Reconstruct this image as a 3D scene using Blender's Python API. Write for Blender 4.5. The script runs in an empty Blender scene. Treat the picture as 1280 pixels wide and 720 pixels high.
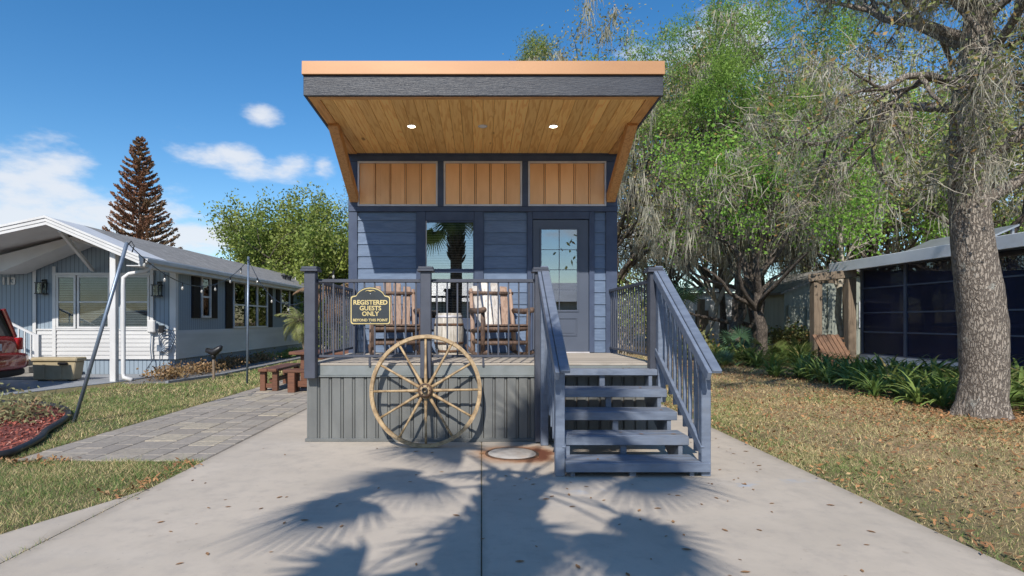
import bpy, bmesh, math, random
import numpy as np
from mathutils import Vector, Matrix, Quaternion

R = math.radians
rng = np.random.default_rng(11)
random.seed(11)
sc = bpy.context.scene
COL = sc.collection

# ------------------------------------------------------------------ camera
cam_d = bpy.data.cameras.new('camera')
cam = bpy.data.objects.new('camera', cam_d)
COL.objects.link(cam)
cam.location = (0.0, -6.8, 1.44)
cam.rotation_euler = (R(90), 0, 0)
cam_d.sensor_width = 36.0
cam_d.lens = 36.0 * 715 / 1280
cam_d.shift_x = 38 / 1280
cam_d.shift_y = 41 / 1280
cam_d.clip_start = 0.05
cam_d.clip_end = 2000
sc.camera = cam

# ------------------------------------------------------------------ light
SUN_TRAVEL = Vector((0.42, 2.25, -1.93)).normalized()
elev = math.asin(-SUN_TRAVEL.z)
azim = math.atan2(-SUN_TRAVEL.x, -SUN_TRAVEL.y)      # measured from +Y towards +X
sun_d = bpy.data.lights.new('sun', 'SUN')
sun_d.energy = 3.3
sun_d.angle = R(0.5)
sun_d.color = (1.0, 0.94, 0.85)
sun = bpy.data.objects.new('sun', sun_d)
COL.objects.link(sun)
sun.rotation_euler = SUN_TRAVEL.to_track_quat('-Z', 'Y').to_euler()
sun.location = (-5, -20, 30)

world = bpy.data.worlds.new('World')
sc.world = world
world.use_nodes = True
wt = world.node_tree
wt.nodes.clear()
def wn(t, **k):
    n = wt.nodes.new(t)
    for a, b in k.items():
        setattr(n, a, b)
    return n
def wmath(op, a, b=None):
    n = wn('ShaderNodeMath', operation=op)
    for i, v in enumerate((a, b)):
        if v is None: continue
        if isinstance(v, (int, float)): n.inputs[i].default_value = v
        else: wt.links.new(v, n.inputs[i])
    return n.outputs[0]
sky = wn('ShaderNodeTexSky', sky_type='NISHITA')
sky.sun_disc = False
sky.sun_elevation = elev
sky.sun_rotation = azim
sky.altitude = 0
sky.air_density = 1.0
sky.dust_density = 0.25
sky.ozone_density = 2.2
tc = wn('ShaderNodeTexCoord')
CLOUDS = [  # direction (x, y, z), half width, half height: low fair-weather clouds all round the horizon
    (-0.80, 1.0, 0.235, 0.24, 0.075), (-0.66, 1.0, 0.19, 0.18, 0.05), (-0.92, 1.0, 0.20, 0.25, 0.07),
    (-0.56, 1.0, 0.135, 0.13, 0.03), (-0.43, 1.0, 0.29, 0.085, 0.034), (-0.33, 1.0, 0.275, 0.075, 0.034),
    (-0.28, 1.0, 0.27, 0.03, 0.025), (-0.385, 1.0, 0.355, 0.04, 0.018), (-0.47, 1.0, 0.15, 0.14, 0.03),
    (0.40, 1.0, 0.46, 0.16, 0.08), (0.62, 1.0, 0.35, 0.2, 0.08), (0.95, 1.0, 0.3, 0.25, 0.09),
    (0.15, 1.0, 0.14, 0.3, 0.05), (1.0, 0.2, 0.3, 0.25, 0.08), (1.0, -0.6, 0.25, 0.3, 0.09),
    (0.35, -1.0, 0.20, 0.35, 0.07), (-0.25, -1.0, 0.24, 0.25, 0.06), (-0.9, -1.0, 0.28, 0.3, 0.08),
    (-1.0, -0.2, 0.25, 0.3, 0.08), (-1.0, 0.45, 0.3, 0.2, 0.06), (0.1, -1.0, 0.42, 0.2, 0.05)]
acc = None
for cx, cy, cz, ha, hb in CLOUDS:
    v = Vector((cx, cy, cz)); ln = v.length; v.normalize()
    sub = wn('ShaderNodeVectorMath', operation='SUBTRACT')
    wt.links.new(tc.outputs['Generated'], sub.inputs[0]); sub.inputs[1].default_value = v
    mul = wn('ShaderNodeVectorMath', operation='MULTIPLY')
    wt.links.new(sub.outputs[0], mul.inputs[0])
    mul.inputs[1].default_value = (ln / ha, ln / ha, ln / hb)
    le = wn('ShaderNodeVectorMath', operation='LENGTH')
    wt.links.new(mul.outputs[0], le.inputs[0])
    val = wmath('SUBTRACT', 1.0, le.outputs['Value'])
    acc = val if acc is None else wmath('MAXIMUM', acc, val)
mp = wn('ShaderNodeMapping'); mp.inputs['Scale'].default_value = (8, 8, 19)
wt.links.new(tc.outputs['Generated'], mp.inputs['Vector'])
nz = wn('ShaderNodeTexNoise'); nz.inputs['Scale'].default_value = 1.0
nz.inputs['Detail'].default_value = 9; nz.inputs['Roughness'].default_value = 0.58
wt.links.new(mp.outputs[0], nz.inputs['Vector'])
nm = wmath('MULTIPLY', wmath('SUBTRACT', nz.outputs['Fac'], 0.5), 3.6)
dens = wmath('ADD', acc, nm)
mr = wn('ShaderNodeMapRange', interpolation_type='SMOOTHSTEP')
mr.inputs['From Min'].default_value = -0.05; mr.inputs['From Max'].default_value = 0.95
wt.links.new(dens, mr.inputs['Value'])
cl = wmath('MULTIPLY', mr.outputs[0], 0.88)
mixc = wn('ShaderNodeMix', data_type='RGBA')
wt.links.new(cl, mixc.inputs[0])
hsv = wn('ShaderNodeHueSaturation'); hsv.inputs['Saturation'].default_value = 1.34
wt.links.new(sky.outputs[0], hsv.inputs['Color'])
wt.links.new(hsv.outputs[0], mixc.inputs[6])
mixc.inputs[7].default_value = (5.4, 5.6, 5.95, 1)
bg = wn('ShaderNodeBackground'); bg.inputs['Strength'].default_value = 0.098
wt.links.new(mixc.outputs[2], bg.inputs['Color'])
wo = wn('ShaderNodeOutputWorld'); wt.links.new(bg.outputs[0], wo.inputs['Surface'])

vs = sc.view_settings
vs.view_transform = 'Standard'
vs.look = 'None'
vs.exposure = 0.66
vs.gamma = 1.0
vs.use_curve_mapping = False
sc.cycles.use_denoising = True
sc.cycles.max_bounces = 8
sc.cycles.diffuse_bounces = 6
sc.cycles.transparent_max_bounces = 12
sc.cycles.sample_clamp_indirect = 6

# ------------------------------------------------------------------ materials
class NT:
    def __init__(s, name):
        s.mat = bpy.data.materials.new(name); s.mat.use_nodes = True
        s.t = s.mat.node_tree; s.t.nodes.clear()
        s.out = s.n('ShaderNodeOutputMaterial')
        s.b = s.n('ShaderNodeBsdfPrincipled')
        s.l(s.b.outputs[0], s.out.inputs['Surface'])
    def n(s, t, **k):
        n = s.t.nodes.new(t)
        for a, b in k.items(): setattr(n, a, b)
        return n
    def l(s, a, b): s.t.links.new(a, b)
    def val(s, inp, v):
        if isinstance(v, (int, float)): inp.default_value = v
        elif isinstance(v, (tuple, list)):
            inp.default_value = tuple(v) + (1,) if len(v) == 3 and len(inp.default_value) == 4 else tuple(v)
        else: s.l(v, inp)
    def m(s, op, a, b=0.0, c=None):
        n = s.n('ShaderNodeMath', operation=op)
        s.val(n.inputs[0], a); s.val(n.inputs[1], b)
        if c is not None: s.val(n.inputs[2], c)
        return n.outputs[0]
    def pos(s, scale=(1, 1, 1), kind='pos', rnd=False, loc=(0, 0, 0)):
        if kind == 'pos': v = s.n('ShaderNodeNewGeometry').outputs['Position']
        else: v = s.n('ShaderNodeTexCoord').outputs['Object']
        if rnd:
            oi = s.n('ShaderNodeObjectInfo')
            k = s.m('MULTIPLY', oi.outputs['Random'], 37.0)
            a = s.n('ShaderNodeVectorMath', operation='ADD'); s.l(v, a.inputs[0]); s.l(k, a.inputs[1]); v = a.outputs[0]
        mp = s.n('ShaderNodeMapping'); mp.inputs['Scale'].default_value = scale; mp.inputs['Location'].default_value = loc
        s.l(v, mp.inputs['Vector'])
        return mp.outputs[0]
    def noise(s, vec, scale=1.0, detail=5, rough=0.55, dist=0.0):
        n = s.n('ShaderNodeTexNoise'); s.l(vec, n.inputs['Vector'])
        n.inputs['Scale'].default_value = scale; n.inputs['Detail'].default_value = detail
        n.inputs['Roughness'].default_value = rough; n.inputs['Distortion'].default_value = dist
        return n.outputs['Fac']
    def sm(s, v, lo, hi, a=0.0, b=1.0):
        n = s.n('ShaderNodeMapRange', interpolation_type='SMOOTHSTEP')
        s.val(n.inputs['Value'], v); s.val(n.inputs['From Min'], lo); s.val(n.inputs['From Max'], hi)
        n.inputs['To Min'].default_value = a; n.inputs['To Max'].default_value = b
        return n.outputs[0]
    def mix(s, f, a, b, mode='MIX'):
        n = s.n('ShaderNodeMix', data_type='RGBA', blend_type=mode)
        s.val(n.inputs[0], f); s.val(n.inputs[6], a); s.val(n.inputs[7], b)
        return n.outputs[2]
    def vary(s, col, rnd, amount):
        k = s.n('ShaderNodeMapRange'); s.l(rnd, k.inputs['Value'])
        k.inputs['To Min'].default_value = 1 - amount; k.inputs['To Max'].default_value = 1 + amount
        h = s.n('ShaderNodeHueSaturation'); s.l(k.outputs[0], h.inputs['Value']); s.val(h.inputs['Color'], col)
        return h.outputs[0]
    def bump(s, h, strength=0.3, dist=0.01):
        b = s.n('ShaderNodeBump'); b.inputs['Strength'].default_value = strength; b.inputs['Distance'].default_value = dist
        s.l(h, b.inputs['Height']); s.l(b.outputs[0], s.b.inputs['Normal'])
    def set(s, **k):
        for a, v in k.items(): s.val(s.b.inputs[a.replace('_', ' ')], v)
        return s

def M(name, c1, c2=None, scale=4, stretch=(1, 1, 1), rough=0.6, bump=0.0, bscale=40, bdist=0.004, rnd=0.0, metal=0.0,
      kind='pos', detail=6, lo=0.35, hi=0.65, spec=0.5, dirt=None, bstretch=None):
    x = NT(name)
    c2 = c2 or tuple(c * 0.8 for c in c1)
    v = x.pos(stretch, kind, rnd=(kind == 'obj'))
    f = x.sm(x.noise(v, scale, detail), lo, hi)
    col = x.mix(f, c1, c2)
    if dirt:
        d = x.sm(x.noise(x.pos((1, 1, 1), kind, loc=(7, 3, 1)), dirt[1], 7, 0.65), 0.5, 0.78)
        col = x.mix(x.m('MULTIPLY', d, dirt[2]), col, dirt[0])
    if rnd:
        col = x.vary(col, x.n('ShaderNodeObjectInfo').outputs['Random'], rnd)
    x.set(Base_Color=col, Roughness=rough, Metallic=metal)
    x.b.inputs['Specular IOR Level'].default_value = spec
    if bump:
        x.bump(x.noise(x.pos(bstretch or stretch, kind), bscale, 5), bump, bdist)
    return x.mat

def leaf_mat(name, c1, c2, c3=None, scale=0.7, trans=0.35, rough=0.55, isl=0.35):
    x = NT(name)
    f = x.sm(x.noise(x.pos(), scale, 3), 0.35, 0.65)
    col = x.mix(f, c1, c2)
    ri = x.n('ShaderNodeNewGeometry').outputs['Random Per Island']
    if c3: col = x.mix(x.sm(ri, 0.8, 0.95), col, c3)
    r2 = x.m('FRACT', x.m('MULTIPLY', ri, 13.7))
    col = x.vary(col, r2, isl)
    x.set(Base_Color=col, Roughness=rough)
    x.b.inputs['Specular IOR Level'].default_value = 0.3
    if trans:
        tr = x.n('ShaderNodeBsdfTranslucent'); x.l(col, tr.inputs['Color'])
        mx = x.n('ShaderNodeMixShader'); mx.inputs[0].default_value = trans
        x.l(x.b.outputs[0], mx.inputs[1]); x.l(tr.outputs[0], mx.inputs[2]); x.l(mx.outputs[0], x.out.inputs['Surface'])
    return x.mat

def wood_mat(name, light, dark, axis=1, scale=1.0, rough=0.5, rnd=0.12, bump=0.15, knots=True):
    x = NT(name)
    st = [9.0 * scale] * 3; st[axis] = 0.75 * scale
    v = x.pos(tuple(st), 'obj', rnd=True)
    n1 = x.noise(v, 1.0, 2, 0.5)
    ring = x.m('SINE', x.m('MULTIPLY', n1, 42.0))
    ring = x.sm(ring, 0.0, 1.0)
    fine = x.noise(x.pos(tuple(s * (6 if i != axis else 3) for i, s in enumerate(st)), 'obj', rnd=True), 1.0, 4)
    col = x.mix(x.m('MULTIPLY', ring, 0.55), light, dark)
    col = x.mix(x.m('MULTIPLY', x.sm(fine, 0.45, 0.75), 0.4), col, dark)
    if knots:
        kv = [2.2 * scale] * 3; kv[axis] = 0.9 * scale
        vo = x.n('ShaderNodeTexVoronoi'); x.l(x.pos(tuple(kv), 'obj', rnd=True), vo.inputs['Vector']); vo.inputs['Scale'].default_value = 1.0
        kn = x.sm(vo.outputs['Distance'], 0.035, 0.075, 1.0, 0.0)
        col = x.mix(x.m('MULTIPLY', kn, 0.8), col, tuple(c * 0.35 for c in dark))
    col = x.vary(col, x.n('ShaderNodeObjectInfo').outputs['Random'], rnd)
    x.set(Base_Color=col, Roughness=rough)
    if bump: x.bump(fine, bump, 0.003)
    return x.mat

MT = {}
NAVY = (0.020, 0.030, 0.058)
MT['navy'] = M('navy_paint', (0.138, 0.190, 0.285), (0.110, 0.155, 0.240), 6, (1, 1, 6), rough=0.5, spec=0.25, bump=0.5, bscale=30, bstretch=(2, 2, 14), bdist=0.004, rnd=0.08)
MT['navy_trim'] = M('navy_trim_paint', (0.064, 0.086, 0.142), (0.052, 0.070, 0.120), 6, (1, 1, 1), rough=0.5, spec=0.25, bump=0.4, bscale=40, bdist=0.003)
MT['fascia'] = M('charcoal_fascia_paint', (0.046, 0.052, 0.066), (0.030, 0.034, 0.046), 5, (0.5, 4, 8), rough=0.42, spec=0.35, bump=0.9, bscale=22, bstretch=(0.5, 3, 5), bdist=0.006)
MT['rail'] = M('dark_rail_paint', (0.062, 0.070, 0.095), (0.050, 0.057, 0.078), 5, rough=0.5, bump=0.25, bscale=120, bdist=0.002, rnd=0.08)
MT['stair'] = M('blue_grey_stair_paint', (0.160, 0.194, 0.258), (0.122, 0.150, 0.205), 5, (1, 4, 4), rough=0.5, bump=0.3, bscale=45, bdist=0.003, rnd=0.08,
                dirt=((0.19, 0.19, 0.19), 3.0, 0.55), kind='pos')
def wear_up(mat, c, amt):
    t = mat.node_tree; b = [n for n in t.nodes if n.type == 'BSDF_PRINCIPLED'][0]
    src = b.inputs['Base Color'].links[0].from_socket
    g = t.nodes.new('ShaderNodeNewGeometry'); s = t.nodes.new('ShaderNodeSeparateXYZ'); t.links.new(g.outputs['True Normal'], s.inputs[0])
    n = t.nodes.new('ShaderNodeTexNoise'); n.inputs['Scale'].default_value = 7; n.inputs['Detail'].default_value = 8; n.inputs['Roughness'].default_value = 0.7
    mp_ = t.nodes.new('ShaderNodeMapping'); mp_.inputs['Scale'].default_value = (0.5, 2.5, 1); t.links.new(g.outputs['Position'], mp_.inputs['Vector']); t.links.new(mp_.outputs[0], n.inputs['Vector'])
    r_ = t.nodes.new('ShaderNodeMapRange'); r_.inputs['From Min'].default_value = 0.46; r_.inputs['From Max'].default_value = 0.68; r_.inputs['To Max'].default_value = amt
    t.links.new(n.outputs['Fac'], r_.inputs['Value'])
    st_ = t.nodes.new('ShaderNodeMath'); st_.operation = 'GREATER_THAN'; st_.inputs[1].default_value = 0.9; t.links.new(s.outputs[2], st_.inputs[0])
    m_ = t.nodes.new('ShaderNodeMath'); m_.operation = 'MULTIPLY'; t.links.new(r_.outputs[0], m_.inputs[0]); t.links.new(st_.outputs[0], m_.inputs[1])
    mx = t.nodes.new('ShaderNodeMix'); mx.data_type = 'RGBA'; t.links.new(m_.outputs[0], mx.inputs[0]); t.links.new(src, mx.inputs[6]); mx.inputs[7].default_value = c + (1,)
    t.links.new(mx.outputs[2], b.inputs['Base Color'])
wear_up(MT['stair'], (0.27, 0.245, 0.205), 0.6)
MT['door'] = M('door_paint', (0.085, 0.102, 0.140), (0.078, 0.094, 0.130), 3, rough=0.45, spec=0.3)
MT['copper'] = M('copper_flashing', (0.385, 0.195, 0.085), (0.35, 0.175, 0.075), 3, (0.3, 1, 1), rough=0.5, metal=0.15, bump=0.05, bscale=6)
MT['copper_pan'] = M('copper_panel', (0.86, 0.47, 0.22), (0.79, 0.41, 0.18), 2.5, (2, 1, 0.6), rough=0.42, metal=0.35, rnd=0.10)
MT['silver'] = M('pale_metal_trim', (0.58, 0.57, 0.60), None, 3, rough=0.45, metal=0.2)
MT['skirt'] = M('grey_green_skirting', (0.152, 0.158, 0.155), (0.120, 0.125, 0.124), 3, (1, 1, 0.4), rough=0.5, rnd=0.10, dirt=((0.25, 0.24, 0.21), 2.2, 0.35))
MT['skirt_trim'] = M('grey_green_trim', (0.21, 0.23, 0.235), (0.17, 0.19, 0.19), 4, rough=0.5)
MT['deck'] = wood_mat('weathered_deck_wood', (0.42, 0.375, 0.32), (0.27, 0.235, 0.195), 0, rough=0.75, rnd=0.18)
MT['soffit'] = wood_mat('pine_soffit', (0.95, 0.60, 0.215), (0.70, 0.335, 0.085), 1, 1.0, 0.45, 0.15)
MT['timber'] = wood_mat('pine_timber', (0.58, 0.30, 0.115), (0.36, 0.155, 0.05), 2, 1.0, 0.55, 0.08)
MT['timber_y'] = wood_mat('pine_edge_board', (0.70, 0.38, 0.14), (0.46, 0.21, 0.06), 1, 1.0, 0.5, 0.1)
MT['timber_x'] = wood_mat('pine_front_board', (0.72, 0.40, 0.15), (0.48, 0.22, 0.065), 0, 1.0, 0.5, 0.1)
MT['wheel'] = M('wheel_ash_wood', (0.42, 0.30, 0.165), (0.23, 0.15, 0.075), 14, (1, 1, 1), rough=0.55, bump=0.3, bscale=50, rnd=0.1, kind='obj')
MT['rustiron'] = M('rusty_iron', (0.14, 0.075, 0.042), (0.06, 0.04, 0.03), 14, rough=0.75, bump=0.4, bscale=60, metal=0.2)
MT['blackmetal'] = M('black_metal', (0.016, 0.016, 0.018), None, 5, rough=0.4)
MT['black_plastic'] = M('black_plastic', (0.022, 0.022, 0.024), None, 8, rough=0.5, bump=0.2)
MT['white'] = M('white_paint', (0.62, 0.62, 0.62), (0.56, 0.56, 0.56), 2, rough=0.5, dirt=((0.5, 0.48, 0.44), 1.3, 0.25))
MT['white_vinyl'] = M('white_vinyl_siding', (0.56, 0.56, 0.56), (0.50, 0.50, 0.50), 1.5, (0.4, 0.4, 2), rough=0.45, rnd=0.04)
MT['frame_white'] = M('white_window_frame', (0.64, 0.645, 0.65), None, 2, rough=0.4)
MT['frame_bright'] = M('bright_white_cover', (0.86, 0.86, 0.86), (0.84, 0.84, 0.84), 2, rough=0.5)
MT['shutter'] = M('dark_shutter', (0.014, 0.012, 0.016), None, 3, rough=0.6, spec=0.2)
MT['blind'] = M('window_blind', (0.52, 0.52, 0.50), None, 3, rough=0.6, rnd=0.05)
MT['curtain'] = M('pale_inner_shade', (0.16, 0.165, 0.17), None, 3, rough=0.8)
MT['room'] = M('unlit_room_dark', (0.035, 0.035, 0.038), None, 1, rough=0.9)  # near-black colour stands in for the shade of unlit interiors
MT['picnic'] = wood_mat('red_brown_picnic_wood', (0.15, 0.062, 0.034), (0.08, 0.032, 0.018), 0, 1.2, 0.55, 0.15)
MT['brown_wood'] = wood_mat('brown_chair_wood', (0.20, 0.105, 0.055), (0.11, 0.055, 0.03), 2, 1.0, 0.6, 0.12)
MT['log_dark'] = M('dark_rustic_log', (0.16, 0.10, 0.07), (0.07, 0.045, 0.035), 10, (3, 3, 1), rough=0.7, bump=0.5, bscale=30, kind='obj')
MT['slab_pale'] = wood_mat('pale_weathered_slab', (0.62, 0.58, 0.54), (0.36, 0.31, 0.27), 2, 1.0, 0.7, 0.18)
MT['slab_brown'] = wood_mat('brown_weathered_slab', (0.33, 0.225, 0.17), (0.19, 0.12, 0.085), 2, 1.0, 0.7, 0.15)
MT['barrel'] = wood_mat('whitewashed_stave', (0.55, 0.52, 0.47), (0.30, 0.26, 0.21), 2, 1.4, 0.75, 0.2)
MT['tan_plastic'] = M('tan_plastic', (0.40, 0.33, 0.21), (0.34, 0.28, 0.175), 4, rough=0.5)
MT['galv'] = M('galvanised_pole', (0.20, 0.25, 0.32), (0.15, 0.19, 0.25), 6, rough=0.4, metal=0.5)
MT['timber_grey'] = wood_mat('weathered_post_wood', (0.235, 0.18, 0.13), (0.13, 0.095, 0.068), 2, 0.8, 0.8, 0.1)
MT['sage'] = M('sage_green_wall', (0.29, 0.31, 0.265), (0.24, 0.26, 0.225), 2, (2, 2, 0.5), rough=0.7)
MT['screen'] = M('navy_screen_mesh', (0.018, 0.024, 0.072), (0.012, 0.016, 0.048), 0.7, rough=0.6, spec=0.25)
_sm = MT['screen'].node_tree; _o = [n for n in _sm.nodes if n.type == 'OUTPUT_MATERIAL'][0]; _b = [n for n in _sm.nodes if n.type == 'BSDF_PRINCIPLED'][0]
_t = _sm.nodes.new('ShaderNodeBsdfTransparent'); _x = _sm.nodes.new('ShaderNodeMixShader'); _x.inputs[0].default_value = 0.30
_sm.links.new(_b.outputs[0], _x.inputs[1]); _sm.links.new(_t.outputs[0], _x.inputs[2]); _sm.links.new(_x.outputs[0], _o.inputs['Surface'])
MT['screen_frame'] = M('slate_screen_frame', (0.10, 0.125, 0.19), None, 3, rough=0.5)
MT['old_white'] = M('weathered_white_wall', (0.74, 0.75, 0.77), (0.55, 0.56, 0.57), 2, rough=0.7, dirt=((0.25, 0.25, 0.22), 1.4, 0.6))
MT['stepgrey'] = M('grey_step_boards', (0.30, 0.285, 0.26), (0.22, 0.21, 0.19), 3, rough=0.7)
MT['gold'] = M('gold_lettering', (0.66, 0.53, 0.24), None, 5, rough=0.45)
MT['signface'] = M('charcoal_sign_face', (0.034, 0.042, 0.050), None, 5, rough=0.4)
MT['bulb'] = M('clear_bulb_glass', (0.40, 0.39, 0.36), None, 5, rough=0.1)
MT['soil'] = M('dark_soil', (0.07, 0.05, 0.035), (0.11, 0.085, 0.06), 8, rough=0.95, bump=0.6, bscale=30)
MT['mulch_base'] = M('red_mulch_bed', (0.20, 0.055, 0.04), (0.11, 0.035, 0.03), 18, rough=0.95, bump=0.8, bscale=50)
MT['gravel'] = M('grey_gravel', (0.24, 0.235, 0.23), (0.13, 0.125, 0.12), 40, rough=0.95, bump=1.0, bscale=60, bdist=0.02)
MT['sand'] = M('joint_sand', (0.20, 0.175, 0.145), (0.13, 0.11, 0.09), 20, rough=0.95, bump=0.5, bscale=80)
MT['lid'] = M('lid_concrete', (0.40, 0.37, 0.34), (0.31, 0.285, 0.26), 9, rough=0.85, bump=0.3, bscale=80, dirt=((0.33, 0.19, 0.10), 6, 0.35))
MT['asphalt'] = M('asphalt', (0.055, 0.055, 0.057), (0.040, 0.040, 0.042), 30, rough=0.9, bump=0.6, bscale=120)
MT['drive_grey'] = M('grey_concrete', (0.27, 0.285, 0.31), (0.22, 0.235, 0.255), 1.5, rough=0.85, bump=0.2, bscale=60)
MT['steel_panel'] = M('grey_roof_panel', (0.33, 0.35, 0.38), None, 2, rough=0.35, metal=0.4)
MT['canopy'] = M('trim_grey', (0.68, 0.70, 0.74), (0.60, 0.62, 0.66), 2, (0.5, 0.5, 1), rough=0.5, dirt=((0.22, 0.21, 0.19), 1.5, 0.3))
MT['red_roof'] = M('rust_roof_sheet', (0.24, 0.12, 0.08), None, 2, rough=0.7)

# paver stones: tone differs stone to stone
x = NT('paver_stone')
oi = x.n('ShaderNodeObjectInfo').outputs['Random']
cr = x.n('ShaderNodeValToRGB'); x.l(oi, cr.inputs[0])
els = cr.color_ramp.elements
els[0].position = 0; els[0].color = (0.29, 0.255, 0.215, 1)
els[1].position = 1; els[1].color = (0.38, 0.33, 0.25, 1)
for p, c in ((0.3, (0.36, 0.315, 0.265)), (0.55, (0.35, 0.31, 0.255)), (0.75, (0.27, 0.235, 0.20)), (0.88, (0.44, 0.38, 0.285))):
    e = els.new(p); e.color = c + (1,)
f = x.sm(x.noise(x.pos(), 14, 6, 0.65), 0.3, 0.7)
col = x.mix(x.m('MULTIPLY', f, 0.55), cr.outputs[0], (0.17, 0.155, 0.14))
x.set(Base_Color=col, Roughness=0.85); x.bump(x.noise(x.pos(), 45, 5), 0.5, 0.004)
MT['paver'] = x.mat

# driveway concrete: mottling, pores, a hairline crack, rust halo round the cover, faded blue marking paint
DRX0, DRX1 = -2.86, 3.11
x = NT('driveway_concrete')
P = x.pos()
big = x.sm(x.noise(P, 0.9, 5, 0.6), 0.3, 0.7)
col = x.mix(big, (0.50, 0.435, 0.36), (0.43, 0.375, 0.31))
mid = x.sm(x.noise(x.pos(loc=(3, 9, 0)), 5, 7, 0.68), 0.42, 0.75)
col = x.mix(x.m('MULTIPLY', mid, 0.6), col, (0.345, 0.305, 0.265))
pores = x.sm(x.noise(x.pos(loc=(1, 2, 0)), 34, 3, 0.5), 0.69, 0.75)
col = x.mix(x.m('MULTIPLY', pores, 0.55), col, (0.24, 0.22, 0.20))
fade = x.sm(x.noise(x.pos((0.25, 1.1, 1), loc=(0, 4, 0)), 1.0, 4, 0.6), 0.52, 0.75)
col = x.mix(x.m('MULTIPLY', fade, 0.30), col, (0.53, 0.49, 0.44))
sep = x.n('ShaderNodeSeparateXYZ'); x.l(P, sep.inputs[0])
# leaf stains, grime along the slab edges and the centre joint
stn = x.sm(x.noise(x.pos(loc=(8, 1, 0)), 7.0, 3, 0.5), 0.66, 0.76)
col = x.mix(x.m('MULTIPLY', stn, 0.28), col, (0.20, 0.145, 0.095))
gn = x.noise(x.pos(loc=(2, 6, 0)), 6.0, 6, 0.7)
for ex, wd, am in ((DRX1, 0.30, 0.55), (DRX0, 0.26, 0.5), (0.0, 0.10, 0.45)):
    e = x.m('ABSOLUTE', x.m('SUBTRACT', sep.outputs[0], ex))
    e = x.m('ADD', e, x.m('MULTIPLY', gn, wd * 0.9))
    col = x.mix(x.m('MULTIPLY', x.sm(e, wd * 0.3, wd, 1.0, 0.0), am), col, (0.235, 0.20, 0.155))
tyr = x.m('ABSOLUTE', x.m('SUBTRACT', x.m('ABSOLUTE', x.m('SUBTRACT', sep.outputs[0], 2.0)), 0.75))
tm = x.m('MULTIPLY', x.sm(tyr, 0.05, 0.20, 1.0, 0.0), x.sm(x.noise(x.pos((3, 0.6, 1)), 2.0, 6, 0.7), 0.42, 0.7))
col = x.mix(x.m('MULTIPLY', tm, 0.22), col, (0.26, 0.235, 0.21))
# rust ring (centre 0.375,-0.47)
dx = x.m('SUBTRACT', sep.outputs[0], 0.33); dy = x.m('SUBTRACT', sep.outputs[1], -0.61)
rr = x.m('SQRT', x.m('ADD', x.m('MULTIPLY', dx, dx), x.m('MULTIPLY', dy, dy)))
wob = x.m('MULTIPLY', x.m('SUBTRACT', x.noise(P, 5, 5, 0.65), 0.5), 0.26)
rr2 = x.m('ADD', rr, wob)
rr2 = x.m('SUBTRACT', rr2, x.sm(dx, 0.0, 0.4, 0.0, 0.10))
r1 = x.sm(rr2, 0.24, 0.52, 1.0, 0.0)
col = x.mix(x.m('MULTIPLY', r1, 0.85), col, (0.37, 0.165, 0.055))
side = x.sm(dx, -0.1, 0.35)
r2 = x.m('MULTIPLY', x.sm(rr2, 0.27, 0.40, 1.0, 0.0), x.m('ADD', x.m('MULTIPLY', side, 0.75), 0.25))
col = x.mix(r2, col, (0.13, 0.04, 0.018))
# faded blue paint line running towards the right edge of the slab
ln = x.m('ABSOLUTE', x.m('SUBTRACT', sep.outputs[1], x.m('ADD', x.m('MULTIPLY', sep.outputs[0], 0.16), -2.12)))
ln = x.m('ADD', ln, x.m('MULTIPLY', x.m('SUBTRACT', x.noise(P, 4, 4), 0.5), 0.25))
pm = x.m('MULTIPLY', x.sm(ln, 0.02, 0.09, 1.0, 0.0), x.sm(x.noise(x.pos(loc=(5, 5, 0)), 3.2, 6, 0.65), 0.48, 0.68))
pm = x.m('MULTIPLY', pm, x.sm(sep.outputs[0], 0.2, 0.9))
col = x.mix(x.m('MULTIPLY', pm, 0.55), col, (0.30, 0.40, 0.53))
x.set(Base_Color=col, Roughness=0.85)
x.bump(x.noise(P, 130, 4, 0.6), 0.22, 0.004)
MT['concrete'] = x.mat

# lawn soil + thatch under the blades
x = NT('lawn_ground')
P = x.pos()
a = x.sm(x.noise(P, 0.55, 5, 0.6), 0.38, 0.62)
b = x.sm(x.noise(P, 24, 6, 0.7), 0.3, 0.7)
sep = x.n('ShaderNodeSeparateXYZ'); x.l(P, sep.inputs[0])
col = x.mix(b, (0.20, 0.165, 0.075), (0.075, 0.10, 0.03))
col2 = x.mix(b, (0.30, 0.215, 0.105), (0.145, 0.135, 0.05))
col = x.mix(a, col, col2)
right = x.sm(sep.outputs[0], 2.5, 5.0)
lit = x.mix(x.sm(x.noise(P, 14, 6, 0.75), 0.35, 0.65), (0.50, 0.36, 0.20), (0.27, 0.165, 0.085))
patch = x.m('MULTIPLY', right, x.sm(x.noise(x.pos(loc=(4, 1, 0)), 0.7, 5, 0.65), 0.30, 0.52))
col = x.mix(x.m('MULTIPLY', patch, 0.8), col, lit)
x.set(Base_Color=col, Roughness=0.95)
x.bump(x.noise(P, 60, 5, 0.7), 0.9, 0.03)
MT['lawn'] = x.mat

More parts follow.
